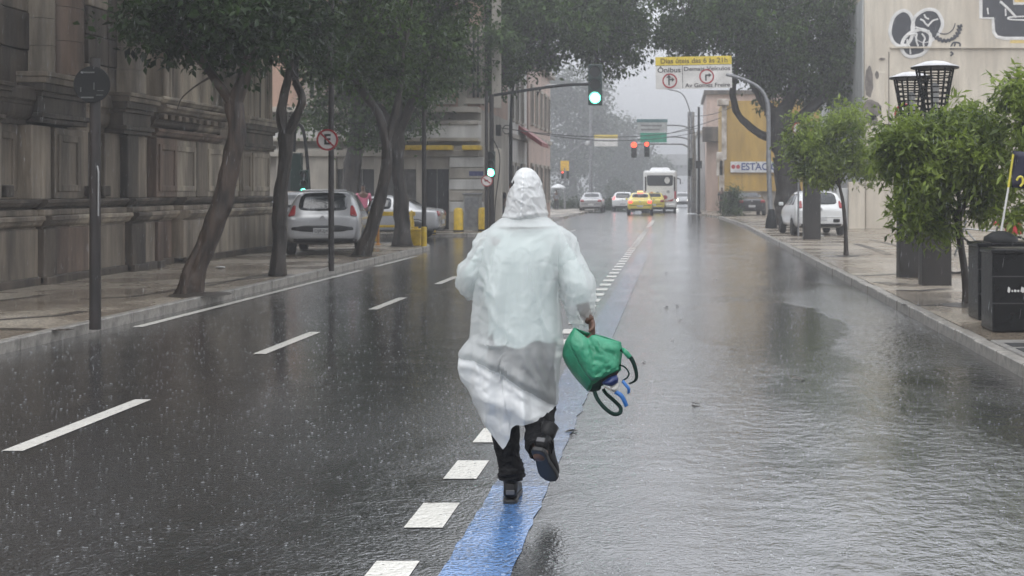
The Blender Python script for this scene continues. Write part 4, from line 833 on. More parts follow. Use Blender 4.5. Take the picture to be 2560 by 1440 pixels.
MB().box((cx,-.094,cz),(.3,.006,.04), ry=R(35)).build('slash', M_signred, t); MB().box((cx-.02,-.093,cz+.0),(.13,.004,.05), ry=R(-15)).build('arrow', M_blk, t)
MB().b2((-.62,-.05,CAMH-(440-VY)*Y/F-KZ),(-.1,-.02,CAMH-(428-VY)*Y/F-KZ)).build('street_plate', mat('street_name_blue',(.035,.04,.12),.4), t)
# pedestrian signal on a hooked post behind the twisted tree
Y = 41.0; b = Vector((qx(771,Y),Y,KZ)); t = thing('hooked_signal', 'hook-topped post with a small green signal behind the grey hatchback', 'traffic light', b)
def hx(px): return (px-771)*Y/F
def hz(py): return CAMH-(py-VY)*Y/F-KZ
MB().tube(catmull([(hx(778),0,-.05),(hx(772),0,hz(460)),(hx(766),0,hz(380)),(hx(759),0,hz(330)),(hx(748),0,hz(312)),(hx(738),0,hz(322)),(hx(735),0,hz(380))],5), .05, 8).build('pole', M_black, t, smooth=True)
signal(t, (hx(763),-.15,hz(458)), .8, 'g', .10); MB().b2((hx(725),.0,hz(505)),(hx(752),.25,hz(382))).build('panel', M_sigbox, t, bevel=.02)
# curved street lamps
M_lampc = mat('lamp_cover', (.5,.5,.5), .3)
def hook_lamp(label, px, pyb, Y, top, tip, r=.07, m=M_black):
    b = Vector((qx(px,Y),Y,KZ)); t = thing('street_lamp', label, 'street lamp', b, group='curved street lamps')
    def X_(a): return (a-px)*Y/F
    def Z_(a): return CAMH-(a-VY)*Y/F-KZ
    MB().tube(catmull([(0,0,-.05),(0,0,Z_(top+100)),(X_(px+(tip[0]-px)*.06),0,Z_(top+30)),(X_(px+(tip[0]-px)*.4),0,Z_(tip[1]+18)),(X_(tip[0]),0,Z_(tip[1]))],6), [r*1.1]*7+[r*.7]*18, 8).build('pole', m, t, smooth=True)
    MB().box((X_(tip[0])+(.25 if tip[0] > px else -.25),0,Z_(tip[1])+.02),(.7,.25,.12), top=.7).build('lamp_head', M_lampc, t, bevel=.03); return t
lm = hook_lamp('dark curved street lamp just right of the traffic light mast', 1277, 560, 58, 215, (1318,160))
ring(-.16,CAMH-(324-VY)*58/F-KZ,.2,.03,-.02,.02,M_black,lm,'cable_ring')
hook_lamp('dark curved street lamp in front of the peach house', 1330, 540, 72, 275, (1368,214))
hook_lamp('pale curved street lamp past the overhead route sign', 1738, 535, 92, 290, (1668,222), m=M_galv)
# overhead sign on the right
p = GP(1928,571); Y = p.y; t = thing('overhead_sign', 'white and yellow overhead route sign held out by a pale mast on the right', 'sign', p)
def ox(px): return (px-1928)*Y/F
def oz(py): return CAMH-(py-VY)*Y/F-KZ
MB().lathe([(.24,-.02),(.22,.25),(.15,.55),(.12,.75)], 14).build('foot', M_black, t, smooth=True)
MB().tube(catmull([(0,0,0),(ox(1922),0,oz(420)),(ox(1921),0,oz(290)),(ox(1915),0,oz(245)),(ox(1893),0,oz(216)),(ox(1850),0,oz(195)),(ox(1815),0,oz(186))],6), [.10]*8+[.09]*10+[.07]*19, 10).build('mast', M_galv, t, smooth=True)
MB().tube([(ox(1652),.08,oz(186)),(ox(1820),.08,oz(187))], .05, 8).build('rail', M_galv, t)
fm = mat('sign_panel_white',(.74,.72,.69),.35, scale=2); rot = R(1.2)
sgn = obj('panel', MB().b2((-1.485,-.03,-.46),(1.485,.02,.46)).mesh('panel', fm), t, ((ox(1648)+ox(1821))/2,0,oz(192)), (0,-rot,0))
MB().b2((-1.485,-.03,.463),(1.485,.02,.79)).build('yellow_panel', mat('sign_panel_yellow',(.78,.60,.06),.35), sgn)
kt = mat('sign_text_black',(.045,.04,.04),.4)
text('Dias úteis das 6 às 21h', .27, (.02,-.036,.62), mat('sign_text_brown',(.16,.10,.02),.4), sgn, width=2.6, bold=.004)
text('Ônibus', .27, (-.96,-.036,.27), kt, sgn, width=.9, bold=.004); text('Demais Veículos', .22, (.52,-.036,.30), kt, sgn, width=1.8, bold=.003); text('Av Gomes Freire', .22, (.53,-.036,-.34), kt, sgn, width=1.75, bold=.003)
MB().b2((-.45,-.036,-.44),(-.43,-.03,.45)).build('divider', kt, sgn)
MB().b2((-1.485,-.036,.45),(1.485,-.03,.465)).build('divider', kt, sgn)
for x, z in ((-.94,-.14),(.5,-.0)):
    ring(x,z,.29,.055,-.04,-.03,M_signred,sgn,'prohibition_ring'); MB().b2((x-.06,-.04,z-.17),(x-.0,-.032,z+.08 if x > 0 else z+.18)).build('arrow', kt, sgn)
    MB().prism([(x-.06,z+.02),(x+.08,z+.02),(x+.08,z-.04),(x+.19,z+.05),(x+.08,z+.14),(x+.08,z+.08),(x-.06,z+.08)], -.041,-.033,'y').build('arrow', kt, sgn)
    if x < 0: MB().prism([(x-.13,z+.12),(x-.03,z+.24),(x+.07,z+.12)], -.041,-.033,'y').build('arrow', kt, sgn)
# lantern pillars
M_pil = mat('dark_pillar_cladding', (.032,.028,.026), .5, col2=(.016,.014,.013), scale=3, stretch=(1,1,.25), bump=.2)
def lantern(px, py, label, w=.46, hp=2.62):
    b = GP(px, py); t = thing('lantern_pillar', label, 'street lamp', b, group='lantern pillars')
    MB().box((0,0,hp/2-.03),(w,w*.8,hp+.06), top=.96).build('pillar', M_pil, t, bevel=.015)
    z0, z1, r0, r1 = hp, hp+.79, .15, .30
    n = 8
    for k in range(n):
        a = 2*math.pi*(k+.5)/n; MB().tube([(r0*math.cos(a),r0*math.sin(a),z0),(r1*math.cos(a),r1*math.sin(a),z1)], .018, 5).build('bar', M_black, t)
    for k in range(9):
        u = (k+.6)/9.4; r = r0+(r1-r0)*u; pts = [(r*math.cos(2*math.pi*(i+.5)/n), r*math.sin(2*math.pi*(i+.5)/n), z0+(z1-z0)*u) for i in range(n+1)]
        MB().tube(pts, .011, 4, cap=False).build('hoop', M_black, t)
    MB().lathe([(.02,z1+.105),(.16,z1+.085),(.37,z1+.012),(.375,z1),(.35,z1-.012),(.02,z1-.012)], 20).build('cap', mat('lantern_lid',(.62,.62,.63),.25), t, smooth=True)
    MB().lathe([(.378,z1-.02),(.382,z1-.0),(.35,z1-.024)], 20).build('cap_rim', M_black, t)
    MB().lathe([(.06,z0),(.07,z0+.5),(.02,z0+.55)], 10).build('bulb', M_lampc, t); return t
lantern(2337, 712, 'lantern pillar with latticed basket, nearest of the dark pillars', .46)
lantern(2278, 692, 'lantern pillar partly hidden by the nearest pillar', .46, 2.62)
lantern(2029, 598, 'lantern pillar standing in front of the white hatchback', .52)
# round signs peeping from the foliage
for px, py, Y, lab in ((2262,285,27,'red-rimmed round sign peeping over the bushy young tree'),(1996,322,44,'red-rimmed round sign peeping beside the fig trunk')):
    t = thing('round_sign', lab, 'sign', (qx(px,Y),Y,KZ), group='round signs in the foliage'); h = CAMH-(py-VY)*Y/F-KZ
    MB().tube([(0,.03,-.05),(0,.03,h)], .03, 8).build('pole', M_galv, t); MB().prism(circle(0,h,.19,30), -.02,.0,'y').build('face', M_signwhite, t); ring(0,h,.21,.045,-.03,.0,M_signred,t)
# black planters with rubbish and an umbrella stick
M_plant = mat('black_glossy_planter', (.007,.007,.008), .25, scale=4, bump=.15, bscale=9, spec=.22)
def planter(px, py, label, w=.9, d=.55, h=.86):
    b = GP(px, py); t = thing('planter', label, 'planter', (b.x,b.y,KZ), group='black planters')
    MB().box((w/2,d/2,h/2),(w,d,h)).build('box', M_plant, t, bevel=.02); MB().box((w/2,d/2,h+.012),(w+.03,d+.03,.05)).build('rim', M_plant, t, bevel=.012)
    for z in (.3,.58): MB().b2((-.004,-.008,z),(w,.0,z+.012)).build('groove', mat('planter_edge',(.05,.05,.052),.25), t)
    MB().box((w/2,d/2,h+.02),(w*.86,d*.8,.05)).build('soil', M_soil, t); return t
q = planter(2482, 832, 'nearest black planter box with small white lettering', h=.83)
m_fl = mat('planter_letters',(.6,.6,.58),.5)
for a, w, h in ((.15,.03,.05),(.19,.02,.018),(.215,.03,.022),(.25,.025,.02),(.285,.045,.05),(.34,.02,.03),(.37,.03,.022)):
    MB().prism([(a,.43),(a+w*.6,.425-h*.2),(a+w,.435),(a+w*.9,.43+h*.7),(a+w*.3,.43+h)], -.012,-.006,'y').build('faded_print', m_fl, q)
planter(2446, 802, 'black planter box with a black umbrella base and pale stick on it', h=.85)
b = GP(2446,802); t = thing('umbrella_stand', 'black cone base holding a leaning white and yellow stick on the rear planter', 'stand', (b.x+.30,b.y+.2,KZ+.895))
MB().lathe([(.20,0),(.19,.05),(.11,.10),(.03,.12)], 16).build('base', M_black, t, smooth=True)
MB().tube([(.0,0,.08),(.09,0,.62)], .012, 8).build('stick', mat('white_stick',(.75,.75,.72),.4), t); MB().tube([(.09,0,.62),(.145,0,1.0)], .013, 8).build('stick_tip', mat('stick_yellow',(.75,.65,.08),.4), t)
m_flag = mat('navy_flag',(.018,.018,.05),.5,col2=(.012,.012,.03)); fl = thing('flag', 'dark navy flag with yellow marks on the leaning stick at the right edge', 'flag', (b.x+.30,b.y+.2,KZ+.895))
vs = []; nx_, nz_ = 8, 6
for i in range(nx_+1):
    for j in range(nz_+1): vs.append((.15+.025*j/nz_+.5*i/nx_-.02, .05*math.sin(i*1.1+j*.3), .62+.42*j/nz_-.10*(i/nx_)**1.5))
o = MB().add(vs, [(i*(nz_+1)+j,(i+1)*(nz_+1)+j,(i+1)*(nz_+1)+j+1,i*(nz_+1)+j+1) for i in range(nx_) for j in range(nz_)]).build('cloth', m_flag, fl, smooth=True)
o.modifiers.new('s','SOLIDIFY').thickness = .004
MB().tube(catmull([(.17,-.05,.70),(.2,-.055,.74),(.235,-.055,.73),(.24,-.055,.67),(.21,-.055,.63)],5), .014, 6).build('yellow_mark', mat('stick_yellow',(.75,.65,.08),.4), fl)
# bicycle leaning on the rack behind the young tree
Yb = 24.0; t = thing('bicycle', 'parked bicycle with red bag glimpsed between the young tree and the planters', 'bicycle', (qx(2462,Yb),Yb,KZ), R(70)); m_bf = mat('bike_frame',(.30,.31,.31),.3,metal=.5); m_rb = mat('red_bag',(.45,.025,.03),.5)
for y in (-.52,.52):
    w = MB().tube([(0,y+.33*math.cos(2*math.pi*k/24),.34+.33*math.sin(2*math.pi*k/24)) for k in range(25)], .02, 6, cap=False).build('wheel', M_tyre, t)
    sp_ = MB()
    for k in range(9): a = math.pi*k/9; sp_.tube([(0,y-.32*math.cos(a),.34-.32*math.sin(a)),(0,y+.32*math.cos(a),.34+.32*math.sin(a))], .003, 3)
    sp_.build('spokes', m_bf, w)
for a, c in (((0,-.52,.34),(0,-.1,.30)),((0,-.1,.30),(0,-.22,.85)),((0,-.1,.30),(0,.34,.78)),((0,-.2,.76),(0,.34,.80)),((0,-.52,.34),(0,-.2,.76)),((0,.52,.34),(0,.32,.95))): MB().tube([a,c], .017, 6).build('frame_tube', m_bf, t)
MB().tube([(-.28,.28,.98),(-.1,.33,1.0),(.1,.33,1.0),(.28,.28,.98)], .014, 6).build('handlebar', M_blk, t); MB().box((0,-.24,.9),(.13,.26,.07), top=.7).build('saddle', m_rb, t, bevel=.02); MB().box((0,-.5,.82),(.25,.3,.22), top=.8).build('bag', m_rb, t, bevel=.03)
# yellow bollards, bin, barrier
def bollard(px, py, lab, h=.85, r=.17):
    b = GP(px,py); t = thing('bollard', lab, 'bollard', b, group='yellow bollards')
    MB().lathe([(r,-.02),(r,h-.12),(r*.85,h-.03),(r*.45,h),(.01,h+.01)], 16).build('post', M_yellow, t, smooth=True); MB().lathe([(r+.02,0),(r+.02,.05),(r,.06)], 16).build('collar', M_blk, t)
bollard(1077,585,'yellow bollard beside the slim pole with yellow foot'); bollard(1146,579,'middle yellow bollard in front of the corner building'); bollard(1207,577,'yellow bollard beside the traffic light mast')
b = GP(1040,614); t = thing('litter_bin', 'yellow litter bin at the foot of the slim pole', 'bin', b)
MB().box((0,0,.2),(.30,.3,.4), top=1.12).build('body', M_yellow, t, bevel=.02); MB().box((0,0,.43),(.36,.36,.05), top=.9).build('lid', M_yellow, t, bevel=.015); MB().box((0,0,.48),(.12,.04,.05)).build('handle', M_yellow, t, bevel=.01)
b = GP(980,603); t = thing('barrier', 'yellow folding barrier in front of the silver saloon', 'barrier', b); M_or = mat('orange_post',(.55,.24,.03),.4)
for x in (-.62,.52):
    MB().tube([(x,-.2,0),(x+.05,0,.88)], .04, 6).build('leg', M_yellow, t); MB().tube([(x+.1,.2,0),(x+.05,0,.88)], .04, 6).build('leg', M_yellow, t)
MB().b2((-.68,-.02,.74),(.68,.02,.86)).build('rail', M_yellow, t, bevel=.01); MB().b2((-.6,-.02,.40),(.6,.01,.47)).build('rail', M_yellow, t, bevel=.01)
b = GP(945,612); t = thing('marker_post', 'orange marker post left of the yellow barrier', 'post', b); MB().lathe([(.07,0),(.07,.03),(.04,.05),(.04,.5),(.01,.52)], 10).build('post', M_or, t, smooth=True)
# grey cabinet by the corner building
b = GP(1182,576); t = thing('utility_cabinet', 'grey street cabinet between the yellow bollards', 'cabinet', b); MB().box((0,0,.65),(.62,.4,1.36)).build('body', mat('cabinet_grey',(.34,.34,.33),.45, bump=.1), t, bevel=.02); MB().box((0,0,1.35),(.7,.48,.07)).build('lid', M_galv, t, bevel=.015); MB().b2((-.26,-.215,.12),(.26,-.2,1.22)).build('door', M_galv, t, bevel=.005)
# far signals, gantries and signs
Y = 92.0; b = Vector((qx(1731,Y),Y,KZ)); t = thing('sign_gantry', 'pale gantry pole with green and grey direction sign and red signals down the road', 'sign', b)
def fx(px): return (px-1731)*Y/F
def fz(py): return CAMH-(py-VY)*Y/F-KZ
for px, w in ((1722,.09),(1731,.14)): MB().tube([(fx(px),0,-.05),(fx(px),0,fz(280))], w, 10).build('pole', M_galv, t)
for ya, yb_, xe in ((313,330,1668),(342,355,1668),(360,378,1590)): MB().tube(catmull([(fx(1731),0,fz(yb_+30)),(fx(1727),0,fz(yb_)),(fx(1712),0,fz(ya+3)),(fx(1690),0,fz(ya)),(fx(xe),0,fz(ya))],5), .06, 8).build('arm', M_galv, t, smooth=True)
MB().b2((fx(1594),-.1,fz(331)),(fx(1668),-.02,fz(306))).build('panel', mat('grey_sign',(.42,.44,.44),.4), t); MB().b2((fx(1592),-.12,fz(306)),(fx(1669),-.02,fz(298))).build('panel', mat('teal_sign',(.10,.19,.20),.4), t)
MB().b2((fx(1601),-.1,fz(356)),(fx(1667),-.02,fz(332))).build('panel', mat('green_sign',(.03,.30,.20),.4), t)
for i, (py, s) in enumerate(((314,.22),(324,.18))): MB().b2((fx(1602),-.12,fz(py)-.06),(fx(1655-6*i),-.1,fz(py)+.06)).build('text_line', mat('sign_grey_text',(.2,.2,.2),.5), t)
signal(t, (fx(1585),-.1,fz(375)), 1.05, 'r', .16); signal(t, (fx(1617),-.1,fz(373)), 1.05, 'r', .12); signal(t, (fx(1726),-.3,fz(410)), .8, 'o', .1)
MB().b2((fx(1720),-.2,fz(440)),(fx(1726),.1,fz(400))).build('cabinet', M_black, t)
b = Vector((qx(1747,88),88,KZ)); t = thing('utility_pole', 'tall thin dark pole at the far right kerb', 'pole', b); pole(t, CAMH-(272-VY)*88/F, .10, M_black, .07); MB().b2((-.2,-.2,2.9),(.2,.1,3.4)).build('box', M_black, t)
Y = 108.0; b = Vector((qx(1412,Y),Y,0)); t = thing('far_traffic_light', 'traffic light with yellow backboard across the junction, left of the silver car', 'traffic light', b)
pole(t, CAMH-(420-VY)*Y/F, .08, M_galv); MB().b2((-.33,-.05,CAMH-(427-VY)*Y/F),(.33,.02,CAMH-(402-VY)*Y/F)).build('backboard', mat('orange_yellow_board',(.78,.47,.04),.4), t)
signal(t, (-.16,-.2,CAMH-(437-VY)*Y/F), .6, 'r', .1); signal(t, (.25,-.2,CAMH-(437-VY)*Y/F), .6, 'o', .1)
Y = 116.0; b = Vector((qx(1477,Y),Y,0)); t = thing('tall_lamp_post', 'tall pale lamp post with side arm rising in front of the hazy trees', 'street lamp', b)
pole(t, CAMH-(180-VY)*Y/F, .17, M_galv, .11); MB().tube(catmull([(0,0,CAMH-(352-VY)*Y/F),(-.9,0,CAMH-(362-VY)*Y/F),(-2.3,0,CAMH-(392-VY)*Y/F)],5), .06, 6).build('arm', M_galv, t); MB().lathe([(.05,0),(.2,.1),(.2,.35),(.05,.45)], 10, c=(-.25,-.1,CAMH-(365-VY)*Y/F)).build('lamp_head', M_lampc, t)
MB().b2((.3,-.06,CAMH-(366-VY)*Y/F),(2.3,.0,CAMH-(346-VY)*Y/F)).build('panel', fm, t); MB().b2((.3,-.06,CAMH-(345.6-VY)*Y/F),(2.3,.0,CAMH-(337-VY)*Y/F)).build('yellow_panel', mat('far_yellow',(.78,.6,.12),.4), t)
# viaduct, hedge, far shrubs, wires
Y = 330.0; t = thing('viaduct', 'grey concrete viaduct crossing the end of the street in the haze', 'bridge', (0,Y,0)); M_conc = mat('viaduct_concrete', (.36,.36,.35), .7, scale=.3)
def vz(py): return CAMH-(py-VY)*Y/F
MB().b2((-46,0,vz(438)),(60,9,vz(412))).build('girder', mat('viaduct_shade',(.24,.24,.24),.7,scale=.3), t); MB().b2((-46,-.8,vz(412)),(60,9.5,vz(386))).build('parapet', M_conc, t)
for x in (-34,-12,18,40): MB().b2((x-.8,1,-.1),(x+.8,7,vz(438))).build('pier', M_conc, t)
def hedge(name, label, lumps, Y, n, ln, wd, m, base):
    t = thing(name, label, 'hedge' if 'hedge' in name else 'shrub', base); st = MB()
    LL = [(*P(l[0],l[1],Y+l[2]), l[3]*Y/F, l[5], l[4]*Y/F) for l in lumps]; leaves(name, LL, n, ln, wd, m, t, base, 30, .2)
    for l in LL:
        st.tube([(l[0]-base[0],l[1]-base[1],0),(l[0]-base[0]+.1,l[1]-base[1],max(.2,l[2]-base[2]))], .03, 5)
    st.build('stems', M_bark, t); return t
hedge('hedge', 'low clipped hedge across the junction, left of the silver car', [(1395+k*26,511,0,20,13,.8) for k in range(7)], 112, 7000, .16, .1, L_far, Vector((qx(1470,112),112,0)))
hedge('roadside_shrub', 'drooping grey-green shrub at the corner of the ochre wall', [(1826,510,0,14,28,.6),(1836,490,0,14,20,.5),(1820,530,0,12,14,.4),(1840,525,0,10,18,.4)], 79, 3000, .2, .05, L_mid, Vector((qx(1830,79),79,KZ)))
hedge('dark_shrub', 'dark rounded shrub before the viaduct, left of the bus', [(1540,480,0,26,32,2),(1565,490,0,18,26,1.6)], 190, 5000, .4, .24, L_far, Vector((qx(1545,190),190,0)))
for i, (x0, z0, y0, x1, z1, y1, sag) in enumerate(((1800,295,86,1480,352,116,.5),(1745,320,88,1240,318,57,.5),(1745,330,88,1320,330,70,.5),(1840,262,84,1735,290,92,.2))):
    a, c = P(x0,z0,y0), P(x1,z1,y1); n = 14; pts = [a+(c-a)*k/n - Vector((0,0,sag*4*(k/n)*(1-k/n))) for k in range(n+1)]
    tag(MB().tube(pts, .022, 5).build('overhead_wire', M_black), ['thin wire from the ochre wall to the tall pale lamp post','thin upper wire spanning from far right pole to the traffic light corner','thin lower wire spanning to the peach house','short wire from ochre wall to the gantry pole'][i], 'wire')
# litter and fallen leaves
lf = MB().add([(0,-.05,0),(.03,0,.012),(0,.05,.004),(-.03,0,.014)], [(0,1,2),(0,2,3)]).mesh('fallen_leaf', mat('fallen_leaf',(.07,.045,.025),.3,col2=(.03,.03,.02)))
for px, py in ((1428,1078),(1680,850),(1665,768),(1990,945),(2003,948),(1666,682),(1694,765),(1700,800),(1360,960),(1790,700),(1610,905),(1740,1010)):
    o = obj('fallen_leaf', lf, None, G(px,py,.006), (random.uniform(-.2,.2),random.uniform(-.2,.2),random.uniform(0,6)), [random.uniform(.6,1.1)]*3); tag(o, 'small dark fallen leaf lying on the wet road', 'leaf', 'fallen leaves on the wet road')
for px, py, s, lab in ((551,671,.09,'white scrap of litter on the pavement past the leaning tree'),(2050,592,.14,'crumpled white litter at the foot of the pillar by the white hatchback'),(2314,712,.05,'pale yellow scrap at the foot of the nearest lantern pillar')):
    b = GP(px,py); m = MB(); pts = [Vector((math.cos(k*.9)*s*(1+.4*math.sin(k*2.1)),math.sin(k*.9)*s*.6,.012+.02*abs(math.sin(k*1.7)))) for k in range(7)]
    m.add([Vector((0,0,.045))]+pts+[Vector((0,0,.0))], [(0,k+1,(k+1)%7+1) for k in range(7)]+[(8,(k+1)%7+1,k+1) for k in range(7)]); o = m.build('litter', mat('litter_white',(.7,.7,.68),.5), None, loc=b); tag(o, lab, 'litter')
# ================================================================ the running person in the raincoat
def coat_material(name, trl, clear):
    m = bpy.data.materials.new(name); m.use_nodes = True; n = m.node_tree.nodes; l = m.node_tree.links; b = n['Principled BSDF']; out = n['Material Output']
    b.inputs['Base Color'].default_value = (.90,.915,.91,1); b.inputs['Roughness'].default_value = .28; b.inputs['Specular IOR Level'].default_value = .6; b.inputs['Coat Weight'].default_value = .25; b.inputs['Coat Roughness'].default_value = .12
    t = n.new('ShaderNodeTexCoord'); nz = n.new('ShaderNodeTexNoise'); nz.inputs['Scale'].default_value = 22; nz.inputs['Detail'].default_value = 6; nz.inputs['Distortion'].default_value = .8
    mp = n.new('ShaderNodeMapping'); mp.inputs['Scale'].default_value = (1,1,.45); l.new(t.outputs['Object'], mp.inputs[0]); l.new(mp.outputs[0], nz.inputs['Vector'])
    bp = n.new('ShaderNodeBump'); bp.inputs['Strength'].default_value = .06; bp.inputs['Distance'].default_value = .01; l.new(nz.outputs['Fac'], bp.inputs['Height']); l.new(bp.outputs[0], b.inputs['Normal'])
    tr = n.new('ShaderNodeBsdfTranslucent'); tr.inputs['Color'].default_value = (.90,.925,.915,1); l.new(bp.outputs[0], tr.inputs['Normal'])
    tp = n.new('ShaderNodeBsdfTransparent'); tp.inputs['Color'].default_value = (.95,.97,.97,1)
    m1 = n.new('ShaderNodeMixShader'); m1.inputs[0].default_value = trl; l.new(b.outputs[0], m1.inputs[1]); l.new(tr.outputs[0], m1.inputs[2])
    m2 = n.new('ShaderNodeMixShader'); m2.inputs[0].default_value = clear; l.new(m1.outputs[0], m2.inputs[1]); l.new(tp.outputs[0], m2.inputs[2]); l.new(m2.outputs[0], out.inputs['Surface']); return m
M_coat = coat_material('translucent_raincoat', .45, .5); M_coat2 = coat_material('doubled_raincoat_plastic', .34, .06); M_tape = mat('seam_tape', (.86,.88,.88), .6)
M_trous = mat('black_trousers', (.010,.010,.011), .6, col2=(.005,.005,.006), scale=30, bump=.3, bscale=60, spec=.08); M_boot = mat('black_boot', (.009,.009,.010), .4, scale=20, bump=.2, spec=.2); M_sole = mat('dark_sole', (.012,.012,.012), .5)
M_shirt = mat('pale_green_shirt', (.68,.755,.73), .8, col2=(.60,.675,.655), scale=4); M_skin = mat('brown_skin', (.13,.066,.042), .45); M_hair = mat('black_hair', (.012,.010,.009), .5)
PY = 7.0; PB = Vector(((1300-VX)*PY/F, PY, 0)); K = PY/F
person = thing('person', 'person running away in a hooded translucent white raincoat, black trousers and boots', 'person', PB)
def U(px, py, dy=0.0):                              # photo point -> local point, dy metres farther
    q = P(px, py, PY+dy) - PB; return q
def interp(tab, v, k):
    for a, b in zip(tab, tab[1:]):
        if v <= b[0]:
            u = max(0, min(1, (v-a[0])/(b[0]-a[0]))); u = u*u*(3-2*u)*.35+u*.65; return a[k]+(b[k]-a[k])*u
    return tab[-1][k]
def sm(a, b, x): u = max(0., min(1., (x-a)/(b-a))); return u*u*(3-2*u)
def rid(v): return 1-abs(noise.noise(v))*2
def crs(v, k=7.0): return max(0., 1-abs(noise.noise(v))*k)**1.3          # narrow sharp creases
TORSO = [(536,1270,1356,.075),(550,1246,1380,.10),(566,1226,1398,.125),(585,1212,1410,.14),(615,1202,1416,.155),(650,1198,1412,.165),(700,1196,1404,.17),(750,1191,1400,.175),(800,1184,1402,.18),(842,1180,1406,.185),
         (862,1166,1407,.19),(880,1152,1406,.20),(900,1148,1401,.205),(930,1157,1396,.20),(970,1173,1393,.195),(1000,1184,1394,.19),(1025,1198,1390,.185),(1060,1216,1376,.175),(1120,1228,1360,.17)]
HEM = [(1170,1010),(1195,1022),(1212,1046),(1228,1078),(1240,1096),(1256,1109),(1268,1100),(1282,1080),(1286,1055),(1300,1047),(1340,1041),(1372,1028),(1388,1012),(1400,1000)]
def hem_at(px):
    if px <= HEM[0][0]: return HEM[0][1]
    for a, b in zip(HEM, HEM[1:]):
        if px <= b[0]: return a[1]+(b[1]-a[1])*(px-a[0])/(b[0]-a[0])
    return HEM[-1][1]
def crease(px): return 884+(px-1150)*.06+max(0,px-1190)**1.25*.142
def coat_torso():
    NA, NR = 200, 150; vs = []
    for i in range(NA):
        th = 2*math.pi*i/NA; cs, sn = math.cos(th), math.sin(th)          # sn < 0 : the back, towards us
        cxs = math.copysign(abs(cs)**.86, cs); sns = math.copysign(abs(sn)**.9, sn)
        pxh = (interp(TORSO,1030,1)+interp(TORSO,1030,2))/2 + (interp(TORSO,1030,2)-interp(TORSO,1030,1))/2*cxs
        hem = hem_at(pxh) if sn < .15 else 1012+6*math.sin(th*5); hem = hem if sn < 0 else hem+(1012-hem)*sm(0,.15,sn)
        for j in range(NR+1):
            t = j/NR; py = 536+(hem-536)*t; l, r, b = (interp(TORSO,py,k) for k in (1,2,3)); c, a = (l+r)/2, (r-l)/2
            px = c+a*cxs; y = b*sns; back = max(0,-sn)
            # --- folds
            v = Vector((px*.02, py*.006, sn*1.5)); d = 0.0
            hang = sm(600,760,py)
            fan = (px-1300)/(1.0+(py-540)*.0022)                          # drape lines fanning from the shoulders
            d += .0125*hang*math.sin(fan*.14+noise.noise(Vector((py*.006,1,0)))*2.0) + .006*hang*math.sin(fan*.31+1.3+py*.004)
            d += .010*(rid(Vector((fan*.021, py*.0042, 3.1+sn)))-.5)*sm(570,650,py)
            d += .019*crs(Vector((fan*.024, py*.0035, 12.3+sn*.6)),5.5)*sm(590,660,py) + .0035*crs(Vector((px*.020+py*.013, py*.012-px*.010, 21.+sn)),9)*sm(580,640,py) - .0035*crs(Vector((px*.018-py*.014, py*.010+px*.012, 33.+sn)),9)*sm(580,640,py)
            d += .003*(rid(Vector((px*.035+py*.022, py*.030-px*.012, 9.7)))-.5)
            # shoulder-blade swell and soft hollow along the spine
            d += .012*back*math.exp(-((px-1300)/22)**2)*-1*math.exp(-((py-690)/90)**2)
            # pinch under the left arm and gathered folds running from it
            for (qx_, qy_, ang, w, ln_, am) in ((1222,696,1.0,8,42,.022),(1214,712,.55,6,34,.016),(1236,690,1.25,6,60,.012),(1392,690,2.0,8,60,.014),(1378,640,1.9,9,70,.012),(1345,930,1.05,7,45,.016),(1368,935,1.2,6,50,.014),(1262,800,.9,9,60,.012),(1225,850,.15,7,40,.02)):
                ux, uy = math.cos(ang), math.sin(ang); s_ = (px-qx_)*ux+(py-qy_)*uy; p_ = -(px-qx_)*uy+(py-qy_)*ux
                d += 1.6*am*back*math.exp(-(p_/w)**2)*math.exp(-(s_/ln_)**2)
            # wind: the skirt folds over itself along a slanting crease
            s = py-crease(px); META.append(s)
            d += back**.6*(.030*math.exp(-((s+16)/15)**2) - .020*math.exp(-((s-9)/9)**2) + .026*sm(6,55,s)*(1-sm(120,190,s)))*sm(860,900,py+40)
            d += back*.014*math.sin((s)*.075+px*.012)*sm(15,40,s)+ .012*back*(rid(Vector((px*.012+s*.01, s*.022, 5)))-.5)*sm(0,30,s)
            if py > 1040: d *= 1-.6*sm(1040,1100,py)
            o = Vector((cs,sn*1.25,0)).normalized()
            q = U(px, py); vs.append((q.x+o.x*d*.45, y+o.y*d, q.z))
    fs = [(i*(NR+1)+j, i*(NR+1)+j+1, ((i+1)%NA)*(NR+1)+j+1, ((i+1)%NA)*(NR+1)+j) for i in range(NA) for j in range(NR)]
    up, lo = [], []
    for f in fs:
        i, j = f[0]//(NR+1), f[0]%(NR+1); back_ = -math.sin(2*math.pi*(i+.5)/NA)
        (lo if META[f[0]] > 3 and back_ > -.25 else up).append(f)
    return vs, up, lo
META = []
cv, cup, clo = coat_torso()
def submesh(v, f):
    ids = sorted({k for q in f for k in q}); ix = {k: n_ for n_, k in enumerate(ids)}; return MB().add([v[k] for k in ids], [tuple(ix[k] for k in q) for q in f])
rc = submesh(cv, cup).build('raincoat', M_coat, person, smooth=True); submesh(cv, clo).build('turned_skirt', M_coat2, rc, smooth=True)
HOOD = [(419,1306,1318,.008),(422,1298,1328,.045),(430,1290,1338,.075),(445,1282,1348,.10),(468,1275,1355,.122),(492,1268,1361,.132),(515,1263,1364,.132),(535,1259,1366,.126),(548,1256,1367,.118),(558,1250,1372,.112),(566,1244,1380,.11)]
